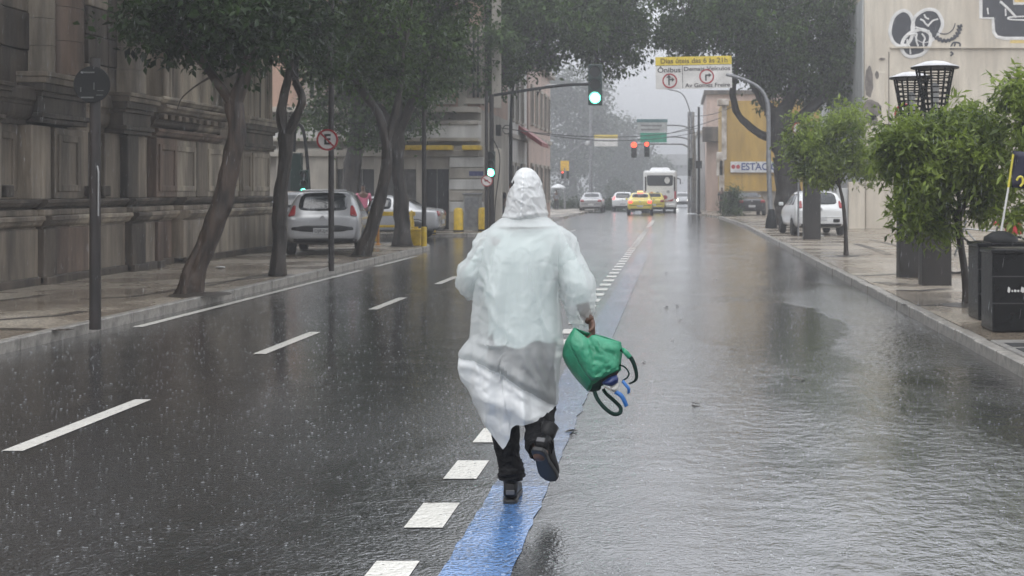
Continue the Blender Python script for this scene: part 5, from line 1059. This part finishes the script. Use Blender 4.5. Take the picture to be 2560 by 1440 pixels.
def hood():
    NA, NR = 120, 70; vs = []; fs = []; op = R(52)                        # opening towards the front
    for i in range(NA+1):
        th = math.pi/2+op+(2*math.pi-2*op)*i/NA; cs, sn = math.cos(th), math.sin(th)
        for j in range(NR+1):
            py = 419+(566-419)*(j/NR)**.9; l, r, b = (interp(HOOD,py,k) for k in (1,2,3)); c, a = (l+r)/2, (r-l)/2
            px = c+a*cs; y = .02+b*sn; d = 0
            d += .0026*crs(Vector((px*.030+py*.022,py*.018-px*.02,2+sn)),6)-.002*crs(Vector((px*.026-py*.03,py*.02+px*.02,5+sn)),7)+.0022*(rid(Vector((px*.030+py*.022,py*.016-px*.02,2+sn)))-.5) + .004*(rid(Vector((px*.06-py*.045,py*.03+px*.03,7)))-.5)
            d += .005*math.exp(-((py-538-6*math.sin(px*.05))/6)**2)-.006*math.exp(-((py-550-3*math.sin(px*.06))/5)**2)
            d += .010*math.exp(-(i/5)**2)+.010*math.exp(-((NA-i)/5)**2)
            d *= sm(419,440,py); q = U(px,py); vs.append((q.x+cs*d, y+sn*d, q.z))
    fs = [(i*(NR+1)+j,i*(NR+1)+j+1,(i+1)*(NR+1)+j+1,(i+1)*(NR+1)+j) for i in range(NA) for j in range(NR)]
    return MB().add(vs, fs), vs, NR
hm, hv, hNR = hood(); ho = hm.build('hood', M_coat2, rc, smooth=True)
# seam tape down the back of the hood
ic = 58; st = MB(); L_ = []
for j in range(3, 60):
    p_ = Vector(hv[ic*(hNR+1)+j]); L_ += [p_+Vector((-.0045,-.0035,0)), p_+Vector((.0045,-.0035,0))]
st.add(L_, [(2*k,2*k+1,2*k+3,2*k+2) for k in range(len(L_)//2-1)]).build('seam_tape', M_tape, ho)
def sleeve(path, rad, name, seed, flat=1.0):
    q = [U(*p_) for p_ in path]; n_ = 12; c = catmull(q, n_); rs = []
    for k in range(len(q)-1):
        for u in range(n_): w = u/n_; rs.append(rad[k]+(rad[k+1]-rad[k])*w*w*(3-2*w))
    rs.append(rad[-1]); m = MB(); N = 56; t0 = (c[1]-c[0]).normalized(); a = t0.cross(Vector((0,1,0))).normalized(); vs = []
    for i, p_ in enumerate(c):
        t = (c[min(i+1,len(c)-1)]-c[max(i-1,0)]).normalized(); a = (a-t*a.dot(t)).normalized(); b = t.cross(a)
        for k in range(N):
            th = 2*math.pi*k/N; u = i/len(c); e = Vector((math.cos(th)*1.2,math.sin(th)*1.2,u*5.5+seed))
            d = .009*(rid(e)-.5)+.010*crs(Vector((math.cos(th)*1.3+u*1.5,math.sin(th)*1.3,u*6+seed+7)),6)-.008*crs(Vector((math.cos(th)*1.5-u*2,math.sin(th)*1.5,u*8+seed+17)),7)+.007*(rid(Vector((math.cos(th)*2.4+u*3,math.sin(th)*2.4-u*2,u*9+seed)))-.5)+.005*math.sin(u*34+math.sin(th+seed)*2.5)*math.exp(-((u-.55)/.16)**2)
            d *= min(1, u*6+.2); vs.append(p_+(a*math.cos(th)+b*math.sin(th)*flat)*(rs[i]+d))
    m.add(vs, [(i*N+k,i*N+(k+1)%N,(i+1)*N+(k+1)%N,(i+1)*N+k) for i in range(len(c)-1) for k in range(N)]); return m.build(name, M_coat, rc, smooth=True)
sleeve([(1262,592,.0),(1230,614,.0),(1206,655,.0),(1185,692,.02),(1186,712,.10),(1202,716,.22),(1222,700,.33)], [.075,.085,.082,.084,.078,.066,.05], 'sleeve', 1)
sleeve([(1362,590,.0),(1394,612,.0),(1418,655,-.01),(1440,705,-.03),(1447,748,-.03),(1450,782,.0),(1457,808,.03),(1458,824,.03)], [.075,.088,.084,.088,.084,.064,.048,.05], 'sleeve', 4)
# --- body: one skinned surface
def skin_mesh(nodes, edges, sub=2, root=0):
    me = bpy.data.meshes.new('s'); me.from_pydata([tuple(n_[0]) for n_ in nodes], edges, []); o = bpy.data.objects.new('s', me); COL.objects.link(o)
    s = o.modifiers.new('skin','SKIN'); s.use_smooth_shade = True
    for i, n_ in enumerate(nodes):
        r = n_[1]; me.skin_vertices[0].data[i].radius = (r,r) if not hasattr(r,'__len__') else r
    me.skin_vertices[0].data[root].use_root = True
    u = o.modifiers.new('sub','SUBSURF'); u.levels = sub; u.render_levels = sub; r_ = evaluated(o); r_.polygons.foreach_set('use_smooth',[True]*len(r_.polygons)); return r_
def join_meshes(ms, name, m):
    bm = bmesh.new()
    for q in ms: bm.from_mesh(q)
    me = bpy.data.meshes.new(name); bm.to_mesh(me); bm.free(); me.materials.append(m); me.polygons.foreach_set('use_smooth',[True]*len(me.polygons)); return me
HIP, KN, AN = (1304,852), None, None
nd = [(U(1304,850),(.14,.10)),(U(1302,770),(.14,.10)),(U(1302,690),(.15,.11)),(U(1304,620),(.15,.10)),(U(1308,575),.065),(U(1310,545,.01),.058),(U(1311,515,.02),(.075,.085)),(U(1312,475,.03),(.082,.095)),(U(1313,445,.03),(.062,.075)),
      (U(1240,608),.06),(U(1186,694,.02),.045),(U(1200,716,.2),.036),(U(1226,690,.36),.030),
      (U(1382,608),.06),(U(1440,712,-.02),.045),(U(1464,785,.0),.034),(U(1477,806,-.04),.026),
      (U(1262,860),.095),(U(1264,1010,.02),.062),(U(1276,1170),.045),(U(1277,1225,-.01),.04),
      (U(1346,860),.095),(U(1350,1005,.06),.062),(U(1350,1112,-.28),.045),(U(1352,1150,-.34),.04)]
ed = [(0,1),(1,2),(2,3),(3,4),(4,5),(5,6),(6,7),(7,8),(3,9),(9,10),(10,11),(11,12),(3,13),(13,14),(14,15),(15,16),(0,17),(17,18),(18,19),(19,20),(0,21),(21,22),(22,23),(23,24)]
parts_ = [skin_mesh(nd, ed)]
def hand(w, axis, out, curl, s=1.0):
    """palm with four unequal fingers and a thumb: w wrist, axis towards the fingertips, out = side of the thumb, curl = palm direction"""
    axis, out, curl = Vector(axis).normalized(), Vector(out).normalized(), Vector(curl).normalized(); ms = []
    for k, (ln_, off) in enumerate(((.072,.026),(.08,.009),(.074,-.009),(.058,-.025))):
        b = w+out*off*s; k1 = b+axis*.075*s; k2 = k1+(axis*.55+curl*.8)*ln_*.5*s; k3 = k2+(axis*-.35+curl*.9)*ln_*.32*s; k4 = k3+(axis*-.9+curl*.2)*ln_*.25*s
        ms.append(skin_mesh([(b,.013*s),(k1,.0105*s),(k2,.009*s),(k3,.0085*s),(k4,.0075*s)],[(0,1),(1,2),(2,3),(3,4)],2))
    t1 = w+out*.03*s+axis*.02*s; t2 = t1+(out*.7+axis*.5+curl*.3)*.035*s; t3 = t2+(axis*.6+curl*.8)*.03*s
    ms.append(skin_mesh([(w+out*.01*s,.014*s),(t1,.012*s),(t2,.0105*s),(t3,.009*s)],[(0,1),(1,2),(2,3)],2)); return ms
parts_ += hand(U(1479,800,-.05), (.05,-.05,-1), (.35,-1,0), (-1,-.25,-.1), .95); parts_ += hand(U(1226,690,.37), (.2,1,.4), (1,0,.3), (.3,.2,-1), .9)
# nose, so that the head has a face on its far side
parts_.append(skin_mesh([(U(1313,492,.13),.012),(U(1313,506,.155),.014),(U(1313,512,.13),.010)],[(0,1),(1,2)],1))
obj('body', join_meshes(parts_, 'body', M_skin), person)
for s in (-1,1): MB().lathe([(.001,-.012),(.010,-.006),(.012,0),(.010,.006),(.001,.012)], 10, c=U(1313+s*16,486,.125)).build('eye', mat('eye_white',(.6,.58,.55),.2), person, smooth=True)
MB().tube([U(1303,522,.122),U(1313,524,.128),U(1323,522,.122)], .006, 6).build('mouth', mat('lips',(.12,.04,.035),.4), person, smooth=True)
obj('hair', join_meshes([skin_mesh([(U(1312,505,-.0),(.078,.085)),(U(1312,470,.0),(.088,.10)),(U(1312,445,.02),(.07,.085))],[(0,1),(1,2)])],'hair',M_hair), person)
# shirt under the coat
sv = []; SN = 44
for i in range(17):
    py = 572+282*i/16; l_, r_, b_ = (interp(TORSO,py,k) for k in (1,2,3)); w_ = sm(690,800,py); c_ = (l_+r_)/2*(1-w_)+1308*w_; a_ = (((r_-l_)/2-9)*(1-w_)+86*w_)*K; b_ = max(.04,b_-.032)*min(1,.45+.55*(i/3))
    for k in range(SN): th = 2*math.pi*k/SN; q_ = U(c_,py+(i/16)**3*(7*math.sin(th*3+1)+5*math.sin(th*7))); sv.append((q_.x+a_*math.cos(th), b_*math.sin(th)*(1 if math.sin(th) < 0 else .85), q_.z))
sm1 = MB().add(sv, [(i*SN+k,i*SN+(k+1)%SN,(i+1)*SN+(k+1)%SN,(i+1)*SN+k) for i in range(16) for k in range(SN)]+[tuple(range(SN))])
for pth, rd in (([(1240,606,0),(1208,655,0),(1186,692,.02),(1196,714,.16),(1222,700,.32)],[.06,.058,.055,.05,.04]), ([(1384,606,0),(1414,655,-.01),(1438,706,-.03),(1448,755,-.02)],[.06,.06,.058,.055])):
    c_ = catmull([U(*q_) for q_ in pth], 5); rr_ = [rd[min(len(rd)-1,k//5)] for k in range(len(c_))]; sm1.tube(c_, rr_, 16)
sm1.build('shirt', M_shirt, person, smooth=True)
# trousers: pelvis and two legs in one garment, bunched at the cuffs
def leg_tube(path, rad, seed):
    q = [U(*p_) for p_ in path]; n_ = 9; c = catmull(q,n_); rs = []
    for k in range(len(q)-1):
        for u in range(n_): rs.append(rad[k]+(rad[k+1]-rad[k])*u/n_)
    rs.append(rad[-1]); N = 40; a = Vector((1,0,0)); vs = []
    for i, p_ in enumerate(c):
        t = (c[min(i+1,len(c)-1)]-c[max(i-1,0)]).normalized(); a = (a-t*a.dot(t)).normalized(); b = t.cross(a)
        for k in range(N):
            th = 2*math.pi*k/N; u = i/len(c); d = .007*(rid(Vector((math.cos(th)*1.4,math.sin(th)*1.4,u*7+seed)))-.5)+.008*crs(Vector((math.cos(th)*1.2+u,math.sin(th)*1.2,u*9+seed+3)),6)+.004*math.sin(u*70+2*math.sin(th+seed))*sm(.72,.9,u)
            vs.append(p_+(a*math.cos(th)+b*math.sin(th))*(rs[i]+d))
    return MB().add(vs, [(i*N+k,i*N+(k+1)%N,(i+1)*N+(k+1)%N,(i+1)*N+k) for i in range(len(c)-1) for k in range(N)])
tr = leg_tube([(1268,835,-.02),(1264,900,-.03),(1262,1000,.0),(1264,1080,.02),(1271,1140,.0),(1277,1164,-.01),(1278,1182,-.015),(1278,1198,-.015)], [.09,.09,.082,.072,.058,.056,.068,.060], 2)
t2_ = leg_tube([(1338,835,-.02),(1342,900,-.03),(1350,985,.03),(1350,1040,-.04),(1347,1085,-.18),(1347,1112,-.27),(1349,1126,-.31)], [.09,.085,.080,.071,.066,.066,.060], 8)
tr.add(t2_.v, t2_.f); pv = []; PN = 44
for i in range(15):
    py = 838+122*i/14; c_ = 1309-4*(i/14); a_ = (82-10*(i/14)**2)*K; b_ = (interp(TORSO,py,3)-.036)*(1-.25*(i/14)**2)
    for k in range(PN):
        th = 2*math.pi*k/PN; q_ = U(c_,py); w_ = math.cos(th); cl_ = 1-.05*math.exp(-(w_/.15)**2)*i/14
        pv.append((q_.x+a_*w_, b_*math.sin(th)*cl_*(1 if math.sin(th) < 0 else .8), q_.z))
tr.add(pv, [(i*PN+k,i*PN+(k+1)%PN,(i+1)*PN+(k+1)%PN,(i+1)*PN+k) for i in range(14) for k in range(PN)])
tro = tr.build('trousers', M_trous, person, smooth=True)
# boots
def boot():
    S = [(-.045,.026,.05,.075),(-.035,.034,.03,.10),(0,.037,.022,.135),(.04,.037,.022,.135),(.075,.039,.02,.105),(.12,.043,.018,.085),(.165,.048,.016,.07),(.205,.046,.016,.06),(.232,.034,.02,.05),(.245,.016,.026,.04)]
    m = MB(); N = 20; vs = []
    for y, w, z0, z1 in S:
        for k in range(N):
            th = 2*math.pi*k/N; cs, sn = math.cos(th), math.sin(th); vs.append((math.copysign(abs(cs)**.7,cs)*w, y, (z0+z1)/2+(z1-z0)/2*math.copysign(abs(sn)**.75,sn)))
    fs = [(i*N+k,i*N+(k+1)%N,(i+1)*N+(k+1)%N,(i+1)*N+k) for i in range(len(S)-1) for k in range(N)]+[tuple(range(N)),tuple(range((len(S)-1)*N,len(S)*N))]
    m.add(vs, fs); m.lathe([(.036,.10),(.042,.13),(.043,.16),(.046,.175),(.040,.18)], 20, c=(0,.005,0))
    so = MB(); out_ = [(-.05,.022),(-.035,.036),(.0,.039),(.06,.036),(.12,.045),(.17,.051),(.21,.048),(.24,.03),(.252,.0)]
    poly = [(w,y) for y,w in out_] + [(-w,y) for y,w in out_[::-1][1:]]; so.prism(poly, 0, .024, 'z'); return m, so
bm_, sm_ = boot()
for loc, rot in ((U(1277,1252,-.03),(R(2),0,R(3))), (U(1348,1140,-.34),(R(-42),R(4),R(-16)))):
    loc = Vector(loc)
    if rot[0] > 0: loc.z = .002
    b = obj('boot', bm_.mesh('boot', M_boot, True), person, loc, rot); o = obj('sole', sm_.mesh('sole', M_sole), b); bv_ = o.modifiers.new('b','BEVEL'); bv_.width = .006; bv_.segments = 2
    MB().b2((-.022,-.052,.05),(.022,-.044,.075)).build('heel_mark', mat('boot_grey_mark',(.10,.10,.105),.5), b, bevel=.004)

# ================================================================ the green bag in the hand
M_bag = mat('green_bag_fabric', (.035,.30,.165), .42, col2=(.026,.235,.125), scale=14, bump=.25, bscale=50, coat=.15); M_bagd = mat('dark_green_webbing', (.008,.032,.025), .75, spec=.2); M_bagi = mat('bag_inside_shade', (.008,.008,.011), .6)
BY_ = 6.88; BO = P(1485,840,BY_); bag = thing('tote_bag', 'green fabric tote bag swinging mouth-down from the runner\'s right hand', 'bag', BO)
def V_(px, py, dy=0.0): return P(px, py, BY_+dy)-BO
def bag_panel(rows, name, m, seed, amp=.010, parent=bag, nx=26):
    """rows of photo points (px,py,dy), each row resampled and wrinkled"""
    R_ = [catmull([V_(*q) for q in row], 8) for row in rows]; L = [[r[int(round(k*(len(r)-1)/nx))] for k in range(nx+1)] for r in R_]
    cols = [catmull([L[j][k] for j in range(len(L))], 6) for k in range(nx+1)]; nr = len(cols[0]); vs = []
    for k in range(nx+1):
        for j in range(nr):
            p_ = cols[k][j]; e = math.sin(math.pi*k/nx)*math.sin(math.pi*j/(nr-1)); d = amp*.6*(rid(Vector((p_.x*16+p_.z*9,p_.z*11-p_.x*5,seed)))-.4)+amp*.5*crs(Vector((p_.x*14+p_.z*8,p_.z*12-p_.x*9,seed+3)),5)-amp*.4*crs(Vector((p_.x*12-p_.z*10,p_.z*10+p_.x*9,seed+8)),5)+amp*.6*(rid(Vector((p_.x*34,p_.z*30,seed+4)))-.5)
            vs.append((p_.x,p_.y-d*min(1,e*2.5),p_.z))
    o = MB().add(vs, [(k*nr+j,k*nr+j+1,(k+1)*nr+j+1,(k+1)*nr+j) for k in range(nx) for j in range(nr-1)]).build(name, m, parent, smooth=True)
    s = o.modifiers.new('s','SOLIDIFY'); s.thickness = .003; s.offset = 1; return o
bag_panel([[(1436,820,.0),(1458,838,-.02),(1470,846,-.015),(1484,838,-.02),(1512,846,-.01),(1552,856,.0)],
           [(1424,846,-.02),(1456,862,-.05),(1476,866,-.03),(1496,866,-.05),(1524,872,-.04),(1554,878,.0)],
           [(1428,866,-.03),(1460,886,-.065),(1484,892,-.05),(1510,894,-.065),(1530,900,-.05),(1550,902,-.01)],
           [(1444,898,-.03),(1468,912,-.06),(1490,916,-.065),(1512,918,-.06),(1530,918,-.05),(1547,914,-.02)],
           [(1462,930,-.02),(1476,938,-.05),(1488,942,-.055),(1504,938,-.055),(1524,928,-.05),(1546,920,-.03)],
           [(1478,950,-.01),(1486,951,-.03),(1496,950,-.04),(1510,943,-.045),(1526,933,-.045),(1547,922,-.03)]], 'front_panel', M_bag, 3, .016)
bag_panel([[(1436,820,.0),(1430,828,.02),(1424,838,.05)],[(1424,846,-.02),(1413,860,.03),(1408,876,.07)],[(1436,880,-.03),(1420,896,.02),(1412,902,.07)],[(1462,930,-.02),(1444,936,.03),(1436,940,.08)],[(1480,954,-.01),(1473,968,.03),(1470,978,.07)]], 'side_gusset', M_bag, 11, .006, nx=10)
bag_panel([[(1436,820,.0),(1470,832,.05),(1512,842,.05),(1552,856,.0)],[(1420,850,.08),(1470,870,.12),(1510,876,.11),(1555,880,.03)],[(1424,900,.09),(1470,910,.13),(1510,915,.12),(1552,905,.04)],[(1470,976,.07),(1490,972,.08),(1520,955,.07),(1552,925,.03)]], 'back_panel', M_bag, 5, .01)
bag_panel([[(1470,977,.06),(1476,975,.02),(1482,962,.0)],[(1484,978,.05),(1490,972,.01),(1492,955,-.02)],[(1500,974,.03),(1503,966,.0),(1503,946,-.03)]], 'mouth_binding', M_bagd, 7, .004, nx=8)
bag_panel([[(1494,968,.01),(1510,962,.0),(1530,955,.0)],[(1496,955,.0),(1514,948,-.01),(1540,942,.0)],[(1508,945,-.01),(1524,936,-.02),(1546,926,-.01)]], 'mouth_shade', M_bagi, 8, .006, nx=10)  # near-black sheet across the mouth stands for the shade inside
def ribbon(pts, w, name, m, tw=0.0):
    c = catmull([V_(*q) for q in pts], 8); vs = []
    for i, p_ in enumerate(c):
        t = (c[min(i+1,len(c)-1)]-c[max(i-1,0)]).normalized(); s_ = t.cross(Vector((0,-1,0))).normalized(); a = tw*i/len(c); nrm = s_.cross(t); s2 = s_*math.cos(a)+nrm*math.sin(a); vs += [p_-s2*w/2, p_+s2*w/2]
    o = MB().add(vs, [(2*i,2*i+1,2*i+3,2*i+2) for i in range(len(c)-1)]).build(name, m, bag, smooth=True); o.modifiers.new('s','SOLIDIFY').thickness = .003
ribbon([(1552,872,-.01),(1562,880,-.03),(1576,893,-.03),(1586,912,-.02),(1592,938,.0),(1588,952,.02),(1574,960,.03)], .022, 'strap', M_bagd, 1.2); ribbon([(1553,874,-.012),(1562,879,-.034),(1575,894,-.034)], .026, 'strap_end', M_bag)
ribbon([(1486,978,.0),(1494,998,-.02),(1512,1020,-.03),(1534,1035,-.03),(1550,1032,-.01),(1551,1018,.01),(1534,1000,.02),(1516,984,.02),(1508,972,.02)], .020, 'strap', M_bagd, .5)
ribbon([(1548,912,-.01),(1562,918,-.02),(1572,932,-.02),(1568,944,-.01),(1556,952,.0)], .008, 'cord', M_bagd)
M_bl = mat('blue_plastic', (.03,.17,.50), .3); M_nv = mat('navy_plastic', (.012,.03,.13), .3)
bag_panel([[(1508,955,-.03),(1524,944,-.04),(1542,938,-.03)],[(1506,958,-.04),(1526,955,-.06),(1545,948,-.04)],[(1512,962,-.03),(1528,964,-.05),(1544,956,-.03)]], 'bundle', M_nv, 21, .008, nx=10)
ribbon([(1556,952,-.02),(1564,962,-.03),(1572,972,-.03),(1572,984,-.02)], .016, 'blue_tape', M_bl, .8); ribbon([(1510,966,-.02),(1524,974,-.03),(1538,980,-.03)], .007, 'pale_handle', mat('beige_plastic',(.6,.55,.45),.4)); ribbon([(1538,979,-.03),(1552,988,-.035),(1560,1000,-.03),(1567,1016,-.02)], .022, 'blue_tape', M_bl, .6)
bag_panel([[(1526,966,-.03),(1534,962,-.03),(1546,958,-.03)],[(1528,972,-.04),(1536,972,-.04),(1545,968,-.03)],[(1532,978,-.03),(1538,978,-.03),(1543,974,-.03)]], 'white_packet', mat('packet_white',(.66,.65,.6),.4), 23, .003, nx=6)

# ================================================================ far pedestrians
def pedestrian(label, px, Y, top, trous, h=1.68, umb=None, face=0, swing=.12, z=KZ):
    b = Vector((qx(px,Y),Y,z)); t = thing('person', label, 'person', b, face, group=None); s = h/1.7
    nd = [((0,0,.92*s),(.13*s,.09*s)),((0,0,1.15*s),(.125*s,.09*s)),((0,0,1.36*s),(.14*s,.09*s)),((0,0,1.47*s),.05*s),((0,.01,1.58*s),(.075*s,.09*s)),((0,.01,1.66*s),(.06*s,.075*s)),
          ((-.18*s,0,1.36*s),.05*s),((-.22*s,.02,1.1*s),.04*s),((-.2*s,.12*s,.88*s),.032*s),((.18*s,0,1.36*s),.05*s),((.23*s,.05,1.12*s),.04*s),((.16*s,.22*s,1.2*s if umb else .9*s),.032*s),
          ((-.09*s,0,.85*s),.085*s),((-.1*s,swing*.5,.47*s),.06*s),((-.1*s,-swing*.2,.07*s),.045*s),((-.1*s,.10,.04*s),.035*s),((.09*s,0,.85*s),.085*s),((.1*s,-swing*.3,.47*s),.06*s),((.1*s,-swing*1.4,.08*s),.045*s),((.1*s,-swing*1.4+.14,.04*s),.035*s)]
    ed = [(0,1),(1,2),(2,3),(3,4),(4,5),(2,6),(6,7),(7,8),(2,9),(9,10),(10,11),(0,12),(12,13),(13,14),(14,15),(0,16),(16,17),(17,18),(18,19)]
    obj('body', join_meshes([skin_mesh(nd,ed)],'body',M_skin), t)
    cl = [((0,0,.88*s),(.155*s,.115*s)),((0,0,1.15*s),(.145*s,.11*s)),((0,0,1.37*s),(.16*s,.105*s)),((-.19*s,0,1.37*s),.062*s),((-.22*s,.02,1.15*s),.055*s),((.19*s,0,1.37*s),.062*s),((.23*s,.04,1.15*s),.055*s)]
    obj('top', join_meshes([skin_mesh(cl,[(0,1),(1,2),(2,3),(3,4),(2,5),(5,6)])],'top',top), t)
    tr_ = [((0,0,.92*s),(.15*s,.11*s)),((-.09*s,0,.82*s),.098*s),((-.1*s,swing*.5,.47*s),.074*s),((-.1*s,-swing*.2,.12*s),.06*s),((.09*s,0,.82*s),.098*s),((.1*s,-swing*.3,.47*s),.074*s),((.1*s,-swing*1.4,.13*s),.06*s)]
    obj('trousers', join_meshes([skin_mesh(tr_,[(0,1),(1,2),(2,3),(0,4),(4,5),(5,6)])],'trousers',trous), t)
    obj('hair', join_meshes([skin_mesh([((0,-.01,1.62*s),(.085*s,.095*s)),((0,-.005,1.68*s),(.07*s,.08*s))],[(0,1)])],'hair',M_hair), t)
    return t, b
def umbrella(label, loc, m, r=.52, tilt=0):
    t = thing('umbrella', label, 'umbrella', loc); t.rotation_euler = (0,tilt,0); n = 8; vs = [(0,0,1.0)]
    for rr, z in ((.4,.93),(.75,.80),(1,.66)):
        for k in range(n*2):
            a = math.pi*k/n; e = 1 if k%2 == 0 else .96; vs.append((rr*r*math.cos(a)*e,rr*r*math.sin(a)*e,z))
    N = n*2; fs = [(0,1+k,1+(k+1)%N) for k in range(N)]+[(1+i*N+k,1+i*N+(k+1)%N,1+(i+1)*N+(k+1)%N,1+(i+1)*N+k) for i in range(2) for k in range(N)]
    o = MB().add(vs,fs).build('canopy', m, t, smooth=True); o.modifiers.new('s','SOLIDIFY').thickness = .006
    MB().tube([(0,0,0),(0,0,1.06)], .012, 6).build('shaft', M_black, t)
    for k in range(n): a = 2*math.pi*k/n; MB().tube([(0,0,.97),(r*.75*math.cos(a),r*.75*math.sin(a),.79),(r*math.cos(a),r*math.sin(a),.655)], .005, 4).build('rib', M_black, t)
    return t
M_pinkc = mat('pink_cloth', (.62,.17,.26), .7); M_gcl = mat('grey_cloth', (.20,.21,.23), .7); M_dcl = mat('dark_cloth', (.02,.02,.025), .7); M_umb = mat('white_umbrella', (.74,.75,.76), .5)
pedestrian('person in a bright pink top standing behind the grey hatchback', 908, 42.5, M_pinkc, M_dcl, face=R(20))
um_ = umbrella('open white umbrella held low and tilted behind the grey hatchback roof', Vector((qx(896,42.4),42.4,.86)), M_umb, .46, R(-38)); um_.scale = (.76,.76,.76)
_, b = pedestrian('pedestrian in grey under a pale umbrella across the junction', 1391, 105, M_gcl, M_dcl, umb=True, z=0)
umbrella('pale umbrella held by the pedestrian across the junction', Vector((b.x+.12,b.y+.2,1.12)), M_umb, .62)
pedestrian('dark-clad pedestrian walking at the right kerb by the drooping shrub', 1805, 82, M_dcl, M_dcl, face=R(-10))
pedestrian('dark-clad pedestrian standing by the white shop house', 1252, 57, M_dcl, M_dcl, face=R(160))
# ================================================================ rain, splashes, haze
def rain_material(name, clear):
    m = bpy.data.materials.new(name); m.use_nodes = True; n = m.node_tree.nodes; l = m.node_tree.links; b = n['Principled BSDF']; out = n['Material Output']
    b.inputs['Base Color'].default_value = (.85,.88,.9,1); b.inputs['Roughness'].default_value = .1
    tr = n.new('ShaderNodeBsdfTranslucent'); tr.inputs['Color'].default_value = (.9,.93,.95,1); tp = n.new('ShaderNodeBsdfTransparent')
    a = n.new('ShaderNodeMixShader'); a.inputs[0].default_value = .5; l.new(b.outputs[0],a.inputs[1]); l.new(tr.outputs[0],a.inputs[2])
    c = n.new('ShaderNodeMixShader'); c.inputs[0].default_value = clear; l.new(a.outputs[0],c.inputs[1]); l.new(tp.outputs[0],c.inputs[2]); l.new(c.outputs[0],out.inputs['Surface']); return m
M_rain = rain_material('raindrop_water', .55); M_splash = rain_material('splash_water', .55)
def mesh_np(name, v, tri, m):
    me = bpy.data.meshes.new(name); me.vertices.add(len(v)); me.vertices.foreach_set('co', v.astype(np.float32).ravel())
    me.loops.add(tri.size); me.loops.foreach_set('vertex_index', tri.astype(np.int32).ravel()); me.polygons.add(len(tri)); me.polygons.foreach_set('loop_start', np.arange(len(tri),dtype=np.int32)*3)
    me.update(calc_edges=True); me.materials.append(m); return me
def rain(n):
    Y = 7+32*rng.random(n)**.85; X = (-2100+3500*rng.random(n))*Y/F; Z = 1.6+(-1100+1950*rng.random(n))*Y/F
    ok = (Z > .1)&(Z < 9); X, Y, Z = X[ok], Y[ok], Z[ok]; n = len(X)
    ln = (.03+.07*rng.random(n)**2)*(.6+Y*.028); w = (.0005+.0007*rng.random(n)**2)*(.6+Y*.045); dx = .10+.05*rng.normal(size=n)
    top = np.stack([X+dx*ln,Y,Z+ln],1); bot = np.stack([X,Y,Z],1); mid = bot*.7+top*.3; a = np.arange(3)*2*np.pi/3
    ring = mid[:,None,:]+np.stack([np.cos(a),np.sin(a),0*a],1)[None]*w[:,None,None]
    v = np.concatenate([top[:,None],ring,bot[:,None]],1).reshape(-1,3); k = (np.arange(n)*5)[:,None]
    t = np.array([[0,1,2],[0,2,3],[0,3,1],[4,2,1],[4,3,2],[4,1,3]]); tri = (k[:,:,None]+t[None]).reshape(-1,3)
    o = obj('rain', mesh_np('rain', v, tri, M_rain)); tag(o, 'fine slanting raindrops filling the air over the street', 'rain', kind='stuff')
rain(15000)
def splashes(n):
    Y = 4.8+30*rng.random(n)**1.3; X = -6.5+9.4*rng.random(n); N = 7; a = np.arange(N)*2*np.pi/N
    r = .0022+.006*rng.random(n)**3; h = .0008+.0022*rng.random(n)**2; c, s = np.cos(a), np.sin(a)
    base = np.stack([X[:,None]+r[:,None]*c,Y[:,None]+r[:,None]*s,np.full((n,N),.004)],2); jag = .5+rng.random((n,N))
    top = np.stack([X[:,None]+1.25*r[:,None]*c,Y[:,None]+1.25*r[:,None]*s,.004+h[:,None]*jag],2)
    v = np.concatenate([base,top],1).reshape(-1,3); k = np.arange(N); k2 = (k+1)%N
    t = np.concatenate([np.stack([k,k2,N+k2],1),np.stack([k,N+k2,N+k],1)]); tri = ((np.arange(n)*2*N)[:,None,None]+t[None]).reshape(-1,3)
    o = obj('rain_splashes', mesh_np('rain_splashes', v, tri, M_splash)); tag(o, 'tiny splash crowns where raindrops hit the wet road', 'splashes', kind='stuff')
splashes(21000)
hz_ = bpy.data.materials.new('haze'); hz_.use_nodes = True; n = hz_.node_tree.nodes; n.clear(); out = n.new('ShaderNodeOutputMaterial'); pvn = n.new('ShaderNodeVolumePrincipled')
pvn.inputs['Color'].default_value = (.65,.66,.68,1); pvn.inputs['Density'].default_value = .003; pvn.inputs['Anisotropy'].default_value = .2; hz_.node_tree.links.new(pvn.outputs[0], out.inputs['Volume'])
o = MB().b2((-950,-140,-1.1),(950,1450,25)).build('haze', hz_); tag(o, 'pale rain haze filling the whole street', 'haze', kind='stuff')
